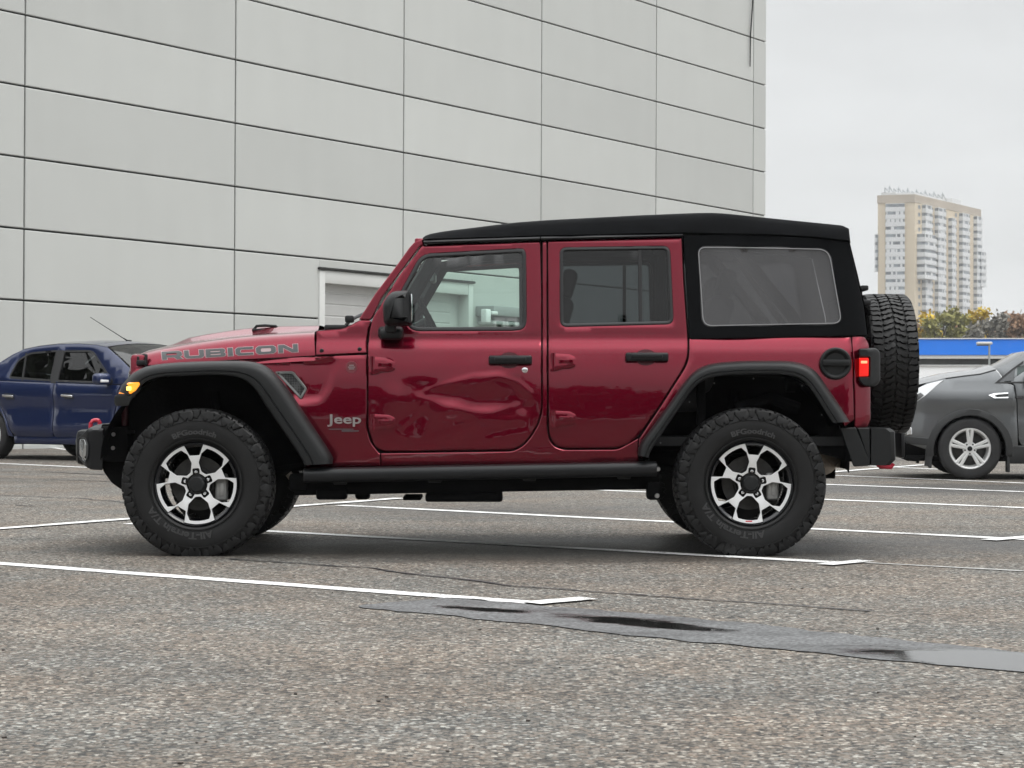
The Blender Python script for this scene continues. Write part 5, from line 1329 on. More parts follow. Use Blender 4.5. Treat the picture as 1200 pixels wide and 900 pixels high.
def tyre_mb(R0, W_, Ri, N=33, seedn=1):
    h = W_ / 2; mb = MB(); off = h          # face plane at y=0, centre plane at y=h
    prof = [(Ri - .006, off - .55 * h), (Ri, off - .80 * h), (Ri + .012, off - .90 * h), (Ri + .045, off - .985 * h), (Ri + .085, off - h * 1.0), (Ri + .118, off - h * .985), (R0 - .052, off - h * .95), (R0 - .030, off - h * .90), (R0 - .017, off - h * .78), (R0 - .013, off - h * .5), (R0 - .013, off + h * .5), (R0 - .017, off + h * .78), (R0 - .03, off + h * .9), (R0 - .052, off + h * .95), (Ri + .085, off + h), (Ri + .03, off + h * .95), (Ri, off + h * .8), (Ri - .006, off + h * .55)]
    mb.lathe(prof, (0, 0, 0), 'y', 96)
    # small moulded rings on the wall
    for rr in (Ri + .022, R0 - .068): mb.lathe([(rr - .003, off - h * .955 - .0), (rr - .0015, off - h * 1.012), (rr + .0015, off - h * 1.012), (rr + .003, off - h * .955)], (0, 0, 0), 'y', 96)
    # tread blocks: (u across -1..1, v in pitches); wall lugs wrap over the shoulder
    rnd = random.Random(seedn); NP = [N]
    def pt(u, v, hgt):
        """u in units of half width; |u|>1 runs down the side wall"""
        a = 2 * math.pi * v / NP[0]
        if abs(u) <= 1:
            r = R0 - .006 * abs(u) ** 4 - .012 + hgt; y = off + u * h * .90
            if abs(u) > .86: y = off + math.copysign(h * (.774 + (abs(u) - .86) * .9), u)
        else:
            d = (abs(u) - 1); r = R0 - .018 - d * .064 + hgt * .35; y = off + math.copysign(h * (.90 + .07 * min(1, d)) + hgt * .8, u)
        return Vector((r * math.cos(a), y, r * math.sin(a)))
    def block(poly, v0, hg=.013, flip=1, sh=.93, shear=0):
        P = [(p[0] * flip, p[1] + shear * p[0]) for p in poly]; cx = sum(p[0] for p in P) / len(P); cy = sum(p[1] for p in P) / len(P)
        n = len(P); j = [(rnd.uniform(-.022, .022), rnd.uniform(-.035, .035)) for _ in P]
        lo_ = [pt(p[0], v0 + p[1], -.004) for p in P]; md = [pt(p[0] + q[0], v0 + p[1] + q[1], hg * .90) for p, q in zip(P, j)]; tp = [pt(cx + (p[0] - cx) * sh + q[0], v0 + cy + (p[1] - cy) * sh + q[1], hg) for p, q in zip(P, j)]
        c = pt(cx, v0 + cy, hg)
        fs = [(i, (i + 1) % n, n + (i + 1) % n, n + i) for i in range(n)] + [(n + i, n + (i + 1) % n, 2 * n + (i + 1) % n, 2 * n + i) for i in range(n)] + [(2 * n + i, 2 * n + (i + 1) % n, 3 * n) for i in range(n)]
        mb.add(lo_ + md + tp + [c], fs)
    NP[0] = N
    for k in range(N):
        for f in (1, -1):
            o = k + (.5 if f < 0 else 0)
            block([(.02, .02), (.16, -.12), (.30, -.02), (.44, -.10), (.54, .06), (.46, .24), (.32, .30), (.20, .22), (.10, .32), (.02, .26)], o, flip=f, shear=.7)
            block([(.05, .43), (.14, .36), (.26, .45), (.40, .37), (.50, .43), (.52, .62), (.38, .74), (.26, .66), (.14, .76), (.03, .66)], o, flip=f, shear=.7)
            block([(.58, .10), (.70, -.06), (.84, .0), (1, -.02), (1, .36), (.86, .40), (.72, .32), (.60, .36)], o, flip=f, shear=-.35)
            block([(.56, .53), (.68, .43), (.84, .51), (1, .48), (1, .86), (.84, .88), (.70, .80), (.58, .84)], o, flip=f, shear=-.35)
    NP[0] = 21
    for k in range(21):
        for f in (1, -1):
            o = k + (.5 if f < 0 else 0)
            # side-wall biters: long forked and short
            block([(1.0, -.06), (1.02, .46), (1.22, .52), (1.55, .44), (1.80, .34), (1.74, .24), (1.42, .21), (1.52, .14), (1.76, .08), (1.80, -.04), (1.50, -.12), (1.2, -.10)], o, hg=.014, flip=f, sh=.88)
            block([(1.0, .53), (1.0, .89), (1.22, .86), (1.36, .92), (1.58, .84), (1.62, .70), (1.30, .60), (1.18, .56)], o, hg=.013, flip=f, sh=.86)
    return mb
TR, TW_, RIM = .412, .272, .226
def wheel_parts(parent, c, ang, spare=False):
    T = MB(); T.lathe([(.2255, .012), (.2275, .016), (.222, .026), (.208, .034), (.200, .07), (.196, .15), (.203, .23), (.222, .25)], (0, 0, 0), 'y', 72)
    T.lathe([(.0001, .062), (.07, .062), (.078, .12), (.078, .16), (.0001, .16)], (0, 0, 0), 'y', 32)
    return T
proto_face, proto_rim = wheel_face()
tyre_mesh = tyre_mb(TR, TW_, RIM)
def arc_text(txt, rad, a_mid, size, y, bold=.0012, sx=1.0, upside=False):
    tm = text_mb(txt, size, .004, bold, sx); out = MB()
    out.f = tm.f; out.m = tm.m
    for p in tm.v:
        r_ = rad + p.y; a = R(a_mid) - p.x / rad       # clockwise seen from the outside (-y), tops outward
        out.v.append(Vector((r_ * math.cos(a), y - p.z, r_ * math.sin(a))))
    return out
def build_wheel(c, spoke_rot, txt_rot):
    """axis y, face to -y; returns the wheel mesh object with its sub-parts"""
    ORI_C = Vector(c)
    def put(m_, name, mt, par, rot=0, **k):
        q = MB(); q.merge(m_, Matrix.Translation(ORI_C) @ Matrix.Rotation(R(-rot), 4, 'Y')); return q.obj(name, mt, par, **k)
    bar = wheel_parts(None, c, 0); bar.merge(proto_rim, Matrix.Rotation(R(-spoke_rot), 4, 'Y'))
    wh = put(bar, 'wheel', RIMB, jeep, origin=ORI_C, smooth=40)
    put(proto_face, 'rim_face', MACH, wh, spoke_rot, origin=ORI_C, toward=(0, -1, 0), smooth=30)
    put(tyre_mesh, 'tyre', RUB, wh, 0, origin=ORI_C, smooth=32)
    hc = MB(); hc.lathe([(.0001, .016), (.036, .018), (.044, .026), (.047, .040), (.049, .062)], (0, 0, 0), 'y', 32); put(hc, 'hub_cap', BLK, wh, 0, origin=None)
    for k in range(5):
        a = R(90 + 72 * k - 0); lg = MB(); p = (.30 * .222 * math.cos(a), 0, .30 * .222 * math.sin(a))
        lg.lathe([(.0001, .022), (.006, .023), (.0095, .028), (.0105, .034), (.0115, .07)], p, 'y', 8); put(lg, 'lug_nut', CHROME, wh, spoke_rot)
    bd = MB(); bd.lathe([(.045, .105), (.085, .105), (.09, .112), (.148, .112), (.148, .135), (.045, .135)], (0, 0, 0), 'y', 48); put(bd, 'brake_disc', STEEL, wh)
    cp = MB(); cp.box((.125, .105, -.02), (.07, .05, .15), bev=.015, seg=3); cp.box((.13, .09, -.03), (.03, .03, .08), bev=.008); put(cp, 'brake_caliper', mat('caliper_cast', (.38, .38, .37), .5, .5, var=.2, vscale=20), wh)
    tx = MB(); ty = MB()
    tx.merge(arc_text('All-Terrain T/A', .264, -112 + txt_rot, .050, -.0005, .0014, 1.2)); ty.merge(arc_text('BFGoodrich', .272, 92 + txt_rot, .040, .0005, .001, 1.2))
    put(tx, 'tyre_lettering', RUBL, wh, 0, smooth=0); put(ty, 'tyre_lettering', RUBL, wh, 0, smooth=0)
    return wh
def copy_tree(o, parent=None, link=True):
    c = o.copy(); sc.collection.objects.link(c); c.parent = parent
    for ch in o.children: copy_tree(ch, c)
    return c
wf_ = build_wheel((WF.x, -.002, WF.z), 4.4, 0)
wr_ = build_wheel((WRR.x, -.002, WRR.z), -5.2, -4)
for wsrc in (wf_, wr_):
    c = copy_tree(wsrc, jeep); c.rotation_euler = (0, 0, math.pi); c.location = wsrc.location.copy()
    c.location.y = (2 * YC + .002) - ORI[jeep].y
# small red mark in the rear rim's lower window
mb = MB(); mb.box((WRR.x - .012, .024, WRR.z - .2065), (.038, .006, .009), bev=.002); mb.obj('rim_emblem', HOOK, wr_)
# spare on the tailgate
sp_ = copy_tree(wf_, jeep); sx_ = W(1073.5, 427, .6).x
sp_.name = 'spare_wheel'; sp_.rotation_euler = (0, 0, R(90)); sp_.location = Vector((sx_ + .004, YC - .03, W(1043, 427, YC).z)) - ORI[jeep]
mb = MB(); z = W(1043, 427, YC).z; mb.tube([(2.05, YC, z), (sx_ - .12, YC, z)], .09, 16); mb.box((2.10, YC, z), (.06, .5, .3), bev=.02); mb.box(W(1010.5, 356, .72), (.05, .3, .035), bev=.01); mb.tube([W(1009, 360, .7), W(1011, 372, .75), (2.14, YC - .1, z)], .03, 8)
mb.obj('spare_carrier', BLK2, jeep)
# ------------------------------------------------------------------ ordinary cars: x forward, y to the left, z up, built round the car's own origin
class Car:
    def __init__(s, root, prof, half, tumble, belt, m, flip):
        s.root, s.prof, s.half, s.tumble, s.belt, s.m = root, prof, half, tumble, belt, m
    sculpt = None
    def yat(s, x, z):
        hw = lin(s.half, x); b = lin(s.belt, x)
        y = hw - .10 * max(0, (.42 - z)) - .05 * max(0, (z - .55)) ** 1.0 * .9
        y += .012 * math.exp(-((z - b + .10) / .05) ** 2)
        if z > b: y -= (z - b) * s.tumble
        if s.sculpt: y += s.sculpt(x, z)
        return y
def side_piece(car, loops, off=0, grid=.09, edge=.010, lip=.02, side=1, extra=None):
    K = 1000
    def pm(u, v, o):
        x, z = u / K, v / K; y = car.yat(x, z) - o - off
        if extra: y += extra(x, z)
        return Vector((x, y * side, z))
    f, r_ = sheet([[Vector(p[:2]) * K for p in l] for l in loops], pm, grid=grid * K, step=grid * K * .8, edge=edge * K if edge else 0, edge_d=.006, lip=lip)
    f.merge(r_); return f
def F(pts): return [p / 1000 for p in fil([(p[0] * 1000, p[1] * 1000, (p[2] * 1000 if len(p) > 2 else 0)) for p in pts])]
def arc(cx, cz, r, a0, a1, n=16): return [Vector((cx + r * math.cos(R(a0 + (a1 - a0) * i / n)), cz + r * math.sin(R(a0 + (a1 - a0) * i / n)))) for i in range(n + 1)]
def over(car, pts, crown, n=13, ins=0.0, dz=0.0, power=2.2, y_edge=0.0):
    """strip across the car following side points (x, z)"""
    mb = MB(); rows = []
    for x, z in pts:
        e = car.yat(x, z) - ins + y_edge; r_ = []
        for k in range(n):
            t = -1 + 2 * k / (n - 1); t = math.copysign(abs(t) ** .8, t)
            r_.append(Vector((x, e * t, z + dz + crown * (1 - abs(t) ** power))))
        rows.append(r_)
    mb.grid(rows); return mb
def road_wheel(root, c, r, wd, spokes, side, tm, rm, rr=.66, name='wheel', pair=True):
    rim = r * rr
    ty = MB(); h = wd / 2
    ty.lathe([(rim, -h * .8), (rim + .01, -h * .95), (r * .86, -h), (r * .955, -h * .92), (r, -h * .72), (r, h * .72), (r * .955, h * .92), (r * .86, h), (rim, h * .9)], (0, 0, 0), 'y', 56)
    ri = MB(); ri.lathe([(rim + .004, -h * .86), (rim - .004, -h * .94), (rim - .018, -h * .90), (rim - .03, -h * .6), (rim - .04, h * .6)], (0, 0, 0), 'y', 56)
    n = spokes
    for k in range(n):
        a = 2 * math.pi * k / n + math.pi / 2
        for da in ((-.13, .13) if pair else (0,)):
            p0 = Vector((math.cos(a + da * 1.5) * .055, -h * .74, math.sin(a + da * 1.5) * .055)); p1 = Vector((math.cos(a + da) * (rim - .015), -h * .86, math.sin(a + da) * (rim - .015)))
            t = (p1 - p0).normalized(); q = Vector((0, -1, 0)).cross(t).normalized(); w0, w1 = (.016, .019) if pair else (.03, .035)
            ri.add([p0 - q * w0, p0 + q * w0, p1 + q * w1, p1 - q * w1, p0 - q * w0 * .4 + Vector((0, -.014, 0)), p0 + q * w0 * .4 + Vector((0, -.014, 0)), p1 + q * w1 * .5 + Vector((0, -.010, 0)), p1 - q * w1 * .5 + Vector((0, -.010, 0))],
                   [(4, 5, 6, 7), (0, 4, 7, 3), (1, 2, 6, 5), (0, 1, 5, 4), (3, 7, 6, 2)])
    ri.lathe([(.0001, -h * .84), (.03, -h * .84), (.068, -h * .80), (.075, -h * .5)], (0, 0, 0), 'y', 28)
    bk = MB(); bk.lathe([(.04, -h * .1), (r * .44, -h * .1), (r * .44, 0), (.04, 0)], (0, 0, 0), 'y', 36); bk.lathe([(rim - .03, h * .2), (.01, h * .3)], (0, 0, 0), 'y', 24)
    hb = MB(); hb.lathe([(.0001, -h * .88), (.024, -h * .88), (.027, -h * .83)], (0, 0, 0), 'y', 20)
    for k in range(5): a = 2 * math.pi * (k + .5) / 5 + math.pi / 2; hb.lathe([(.0001, -h * .86), (.008, -h * .86), (.010, -h * .78)], (.052 * math.cos(a), 0, .052 * math.sin(a)), 'y', 8)
    Mx = Matrix.Translation(Vector(c)) @ (Matrix.Rotation(math.pi, 4, 'Z') if side > 0 else Matrix())
    def put(m_, nm, mt, par, **k):
        q = MB(); q.merge(m_, Mx); return q.obj(nm, mt, par, **k)
    wh = put(ri, 'wheel', rm, root, smooth=30); put(ty, 'tyre', tm, wh, smooth=50); put(bk, 'brake_disc', STEEL, wh); put(hb, 'hub_cap', BLK, wh)
    return wh
ALLOY = mat('silver_alloy', (.74, .74, .73), .36, .45)
TYR2 = mat('road_tyre_rubber', (.018, .018, .019), .7, var=.3, vscale=8)
GLC = glass('car_window_glass', (.30, .36, .35)); GLCD = glass('tinted_car_glass', (.10, .115, .12))
GRY = paint('graphite_lacquer', (.15, .157, .163), metal=.75, rough=.34)
BLU = paint('navy_lacquer', (.0022, .0125, .068), metal=.3, rough=.33)
CLADM = mat('grey_black_cladding', (.028, .029, .030), .6, bump=.0004, bscale=700)

# ------------------------------------------------------------------ grey crossover, nose to the left
kroot = empty('crossover_car'); ORI[kroot] = Vector()
tag(kroot, 'graphite grey crossover car behind the red car, its nose and front wheel in view', 'car')
YK = .861 * FPX / (562.3 - 466) - CD                     # near tyre face
KS = (CD + YK) / FPX                                     # metres per photo pixel there
AX = 0.0                                                 # car origin below the front axle
KW = .90
def K_(px, py): return ((1137.5 - px) * KS, (562.3 - py) * KS)
kx = lambda px: (1137.5 - px) * KS
kz = lambda py: (562.3 - py) * KS
khalf = [(-3.7, .70), (-3.5, .82), (-3.0, .895), (-1.5, .91), (0, .91), (.30, .89), (.50, .85), (.66, .77), (.76, .66), (.82, .50)]
kbelt = [(-3.6, 1.10), (-.5, .96), (1, .90)]
kc = Car(kroot, None, khalf, .26, kbelt, GRY, 1)
kc.sculpt = lambda x, z: .016 * math.exp(-((z - .86 - .03 * x) / .045) ** 2) - .016 * math.exp(-((z - .72) / .08) ** 2) + .022 * math.exp(-((x) / .5) ** 2 - ((z - .74) / .10) ** 2) - .010 * math.exp(-((z - .42) / .06) ** 2) * (1 if x < -.5 else 0)
hl = [K_(*p) for p in ((1073, 456.5), (1090, 448), (1110, 442.8), (1130, 440), (1150, 437.6), (1168, 432.5))]        # bonnet edge
pil = [K_(*p) for p in ((1168, 432.5), (1183, 425.5), (1200, 415))]
zr0 = 1.60
top_line = hl + [pil[1], pil[2], (-1.02, 1.40), (-1.35, 1.545), (-1.9, zr0), (-2.6, zr0 - .02), (-3.2, 1.50), (-3.55, 1.30)]
FRW = .302
wb = 2.55
fa = arc(0, FRW, .405, 180, 0)
# lower black cladding, body side, doors
xf = kx(1058)
nose = [(xf + .02, .62), (xf + .01, .72), (kx(1071), kz(476)), (kx(1073), kz(458))]
bodyside = F([(p[0], p[1]) for p in [(-.486, .46)]] + [(-.492, .32)] + [( -.44, .30)] + [tuple(p) for p in arc(0, FRW, .385, 184, -2)] + [(.40, .30), (kx(1066), .38), (kx(1060), .50)] + nose + [(p[0], p[1]) for p in hl[1:]] + [(kx(1172), kz(437)), (kx(1178), kz(447)), (kx(1188), kz(452)), (-.475, .80)])
for sd_ in (1, -1):
    side_piece(kc, [bodyside], side=sd_).obj('body', GRY, kroot, smooth=45)
    dr_ = F([(-.487, .80), (kx(1188) - .012, kz(452)), (kx(1184), kz(446)), (kx(1200), kz(438) + .02), (-1.55, 1.02, .03), (-1.56, .45), (-1.48, .33, .1), (-.60, .30, .08), (-.50, .40, .05)])
    dd = side_piece(kc, [dr_], side=sd_).obj('front_door', GRY, kroot, smooth=45)
    dr2 = F([(-1.575, 1.02, .02), (-2.35, 1.06, .05), (-2.30, .80), (-2.10, .55, .1), (-2.02, .33, .08), (-1.6, .33, .05), (-1.58, .45)])
    d2 = side_piece(kc, [dr2], side=sd_).obj('rear_door', GRY, kroot, smooth=45)
    rq = F([(-2.37, 1.06), (-3.5, 1.15), (-3.6, .75), (-3.5, .45), (-wb - .40, .35)] + [tuple(p) for p in arc(-wb, FRW, .385, 180, 0)] + [(-2.12, .45), (-2.32, .80)])
    side_piece(kc, [rq], side=sd_).obj('rear_wing', GRY, kroot, smooth=45)
    # glasshouse: pillars with holes
    gh = F([pil[0], pil[1], pil[2], (-1.02, 1.40), (-1.35, 1.545), (-1.9, zr0), (-2.6, zr0 - .02), (-3.2, 1.50), (-3.55, 1.20), (-3.5, 1.155), (-2.37, 1.065), (-1.56, 1.025), (kx(1200), kz(438) + .022), (kx(1184), kz(446) + .002), (kx(1177), kz(446) + .002)])
    w0 = F([K_(1168.5, 447), K_(1186, 433.5), K_(1190.5, 430.5), K_(1188, 446)])
    w1 = F([K_(1191, 446.2), K_(1193, 429.5), (-.92, 1.28), (-1.18, 1.43, .05), (-1.53, 1.49, .03), (-1.53, 1.05, .03)])
    w2 = F([(-1.60, 1.055, .03), (-1.60, 1.50, .03), (-2.25, 1.50, .08), (-2.42, 1.10, .04)]); w3 = F([(-2.55, 1.13, .04), (-2.42, 1.49, .06), (-2.9, 1.45, .06), (-3.05, 1.2, .05)])
    side_piece(kc, [gh, w1, w2, w3], side=sd_, off=.004).obj('pillars', GRY, kroot, smooth=45)
    for nm_, w_ in (('quarter_window', w0), ('side_window', w1), ('side_window', w2), ('side_window', w3)):
        side_piece(kc, [w_], side=sd_, off=-.003 if nm_ == 'quarter_window' else .012, edge=0, lip=0).obj(nm_, GLC if nm_ != 'quarter_window' else mat('quarter_glass_dark', (.05, .055, .06), .12, coat=1), kroot)
    side_piece(kc, [F([K_(1166, 449), K_(1186, 432.5), K_(1200, 422.5), K_(1200, 424.8), K_(1188.5, 433), K_(1171, 447.4), K_(1200, 447.2), K_(1200, 449)])], side=sd_, off=-.006, edge=0, lip=.01, grid=.05).obj('window_trim', SEAL, kroot)
    side_piece(kc, [F([(-.47, kz(464)), (-1.5, kz(462)), (-1.5, kz(464)), (-.47, kz(466.5))])], side=sd_, off=-.004, edge=0, lip=.01, grid=.08).obj('door_crease', SEAL, dd)
    # chrome fender badge
    bdg = F([K_(1157.5, 463), K_(1165, 460.5), K_(1181.5, 459.6), K_(1181.5, 461.5), K_(1168, 462.6), K_(1165, 464), K_(1168, 465.2), K_(1181.5, 464.6), K_(1181, 466.8), K_(1165, 467)])
    side_piece(kc, [bdg], side=sd_, off=-.012, edge=.003, lip=.02, grid=.03).obj('fender_badge', CHROME, kroot)
    side_piece(kc, [F([K_(1168, 462.8), K_(1181, 461.8), K_(1181, 464.4), K_(1168, 465)])], side=sd_, off=-.006, edge=0, lip=.01, grid=.03).obj('badge_inlay', BLK, kroot)
    # headlamp wrapping the corner
    hlm = F([K_(1071.5, 458), K_(1090, 449.6), K_(1108, 445.2), K_(1099, 453), K_(1086, 464.5), K_(1071.5, 474.5)])
    h_ = side_piece(kc, [hlm], side=sd_, off=-.006, edge=.006, lip=.02, grid=.04).obj('headlight', mat('headlamp_cover', (.62, .63, .64), .12, .25, coat=1), kroot)
    side_piece(kc, [F([K_(1073, 464), K_(1081, 460), K_(1085, 463), K_(1078, 469), K_(1073, 471.5)])], side=sd_, off=-.011, edge=.004, lip=.02, grid=.03).obj('headlamp_lens', mat('lamp_inner_dark', (.12, .12, .12), .2, .6), h_)
    fl_ = F([K_(1062, 498.5), K_(1066, 496.5), K_(1071, 502), K_(1071.5, 509.5), K_(1065, 510.5), K_(1061, 510.8)])
    side_piece(kc, [fl_], side=sd_, off=-.010, edge=.006, lip=.03, grid=.03).obj('fog_lamp', CHROME, kroot)
    # cladding lip round the arch, sill and mud flap
    lipo = [Vector(p) for p in arc(0, FRW, .445, 176, 20)] ; 
    cl_ = [tuple(p) for p in arc(0, FRW, .445, 188, -8)] + [tuple(p) for p in arc(0, FRW, .372, -8, 188)]
    side_piece(kc, [F(cl_)], side=sd_, off=-.014, edge=.008, lip=.05, grid=.05).obj('arch_cladding', CLADM, kroot)
    cl_ = [tuple(p) for p in arc(-wb, FRW, .445, 188, -8)] + [tuple(p) for p in arc(-wb, FRW, .372, -8, 188)]
    side_piece(kc, [F(cl_)], side=sd_, off=-.014, edge=.008, lip=.05, grid=.05).obj('arch_cladding', CLADM, kroot)
    side_piece(kc, [F([(-.40, .32), (-.40, .17), (-2.15, .17), (-2.15, .33), (-.46, .36)])], side=sd_, off=-.008, edge=.008, lip=.06).obj('sill_cladding', CLADM, kroot)
    side_piece(kc, [F([(.37, .30), (.40, .14), (.46, .14), (.445, .36), (kx(1066), .375), (kx(1057), .46), (kx(1055.5), kz(516)), (kx(1057), kz(511)), (.43, kz(513.5)), (.42, .36)])], side=sd_, off=-.008, edge=.006, lip=.08, grid=.05).obj('lower_bumper', CLADM, kroot)
    mb = MB(); mb.box((-.395, (kc.yat(-.4, .2) - .07) * sd_, .23), (.03, .16, .30), bev=.008); mb.box((.405, (kc.yat(.4, .2) - .06) * sd_, .20), (.03, .14, .16), bev=.006); mb.obj('mud_flap', CLADM, kroot)
    mb = MB(); mb.box((-.62, .98 * sd_, 1.09), (.14, .20, .14), bev=.04, seg=3); mb.box((-.62, .88 * sd_, 1.02), (.06, .14, .04), bev=.01); mb.obj('side_mirror', GRY, kroot)
    side_piece(kc, [F([(-1.30, .90), (-1.50, .90), (-1.50, .935), (-1.30, .93)])], side=sd_, off=-.03, edge=.006, lip=.04, grid=.04).obj('door_handle', GRY, dd)
# nose, bonnet, windscreen, roof, tail
def nosept(z): return lin([(.20, .66), (.38, .742), (.50, .80), (.62, .812), (.72, .802), (.90, .68), (.95, .66)], z)
mb = MB(); rows = []
for z in (.22, .34, .40, .52, .62, .72, .80, .88, .94):
    r_ = []
    xo = nosept(z)
    for k in range(15):
        t = -1 + 2 * k / 14; xx = xo + .09 * (1 - abs(t) ** 2.5)
        r_.append(Vector((xx, kc.yat(xo, z) * t, z)))
    rows.append(r_)
mb.grid(rows); mb.obj('front_bumper', GRY, kroot, smooth=50)
mb = MB(); mb.box((.875, 0, .68), (.06, .80, .22), bev=.03); mb.obj('grille', BLK, kroot)
mb = over(kc, [(.765, .93), (.72, .955)] + [(p[0], p[1]) for p in hl[1:]], .055, power=1.6); mb.obj('bonnet', GRY, kroot, smooth=60)
mb = over(kc, [pil[0], pil[1], pil[2], (-1.02, 1.40), (-1.33, 1.537)], .03, ins=.05); mb.obj('windshield', GLC, kroot)
mb = over(kc, [(-1.33, 1.54), (-1.45, 1.56), (-1.9, zr0), (-2.6, zr0 - .02), (-3.2, 1.50)], .04); mb.obj('roof', GRY, kroot, smooth=60)
mb = over(kc, [(-3.2, 1.50), (-3.55, 1.20)], .02, ins=.03); mb.obj('rear_window', GLCD, kroot)
mb = over(kc, [(-3.55, 1.2), (-3.62, 1.0), (-3.64, .75), (-3.58, .5), (-3.45, .3)], .0); mb.obj('tailgate', GRY, kroot, smooth=60)
mb = MB(); mb.box((-1.3, 0, .22), (3.9, 1.5, .06), bev=.02); mb.box((-1.3, 0, .45), (1.7, 1.66, .35), bev=.05); mb.box((.3, 0, .55), (.7, 1.0, .5), bev=.05); mb.box((.52, 0, .34), (.44, 1.36, .26), bev=.06); mb.box((-3, 0, .6), (.9, 1.4, .7), bev=.1)
for s in (1, -1):
    for cx_ in (0, -wb): mb.tube([(cx_ + .40 * math.cos(R(a)), s * .62, FRW + .40 * math.sin(R(a))) for a in range(0, 181, 12)], .05, 6); mb.add([(cx_ + .42 * math.cos(R(a)), s * .55, FRW + .42 * math.sin(R(a))) for a in range(-10, 191, 10)], [tuple(range(21))])
    for cx_ in (0, -wb): mb.grid([[Vector((cx_ + .405 * math.cos(R(a)), s * y, FRW + .405 * math.sin(R(a)))) for y in (.55, .88)] for a in range(-5, 186, 10)])
mb.obj('underbody', DARK, kroot)
mb = MB(); mb.box((-.75, 0, .95), (.5, 1.4, .2), bev=.06)
for s in (1, -1): mb.box((-1.65, s * .38, .95), (.14, .5, .6), bev=.06); mb.box((-1.70, s * .38, 1.33), (.09, .25, .18), bev=.04); mb.box((-2.5, s * .38, .95), (.14, .6, .6), bev=.06)
mb.obj('seats', INT, kroot)
for cx_ in (0, -wb):
    for s in (1, -1): road_wheel(kroot, (cx_, s * (KW - .105), FRW + .024), .325, .21, 5, s, TYR2, ALLOY)
kroot.location = (W(1137.5, 500, YK).x + .105, YK + KW, 0); kroot.rotation_euler = (0, 0, R(173))

# ------------------------------------------------------------------ navy sedan, nose out of the bays towards the right
lroot = empty('sedan_car'); ORI[lroot] = Vector()
tag(lroot, 'navy blue sedan parked before the panel wall at the left', 'car')
# origin below the rear axle
lh = [(-.92, .55), (-.86, .70), (-.70, .80), (-.3, .855), (.5, .865), (2.2, .865), (2.8, .855), (3.15, .80), (3.32, .70), (3.42, .50)]
lbelt = [(-.9, 1.0), (0, .985), (2.3, .925), (3.4, .85)]
lc = Car(lroot, None, lh, .30, lbelt, BLU, 1)
lc.sculpt = lambda x, z: .014 * math.exp(-((z - .80) / .05) ** 2) - .014 * math.exp(-((z - .62) / .10) ** 2) + .012 * math.exp(-((z - .40) / .06) ** 2)
LW, LR = 2.634, .305
deck = [(-.88, .80), (-.87, .96), (-.80, 1.02), (-.25, 1.05)]
rg = [(-.25, 1.05), (.0, 1.17), (.30, 1.32), (.50, 1.39)]
roofl = [(.50, 1.39), (.75, 1.425), (1.05, 1.445), (1.45, 1.445), (1.75, 1.425), (1.93, 1.395)]
ws = [(1.93, 1.395), (2.2, 1.25), (2.45, 1.10), (2.62, .985)]
bon = [(2.62, .985), (2.9, .935), (3.15, .87), (3.3, .80)]
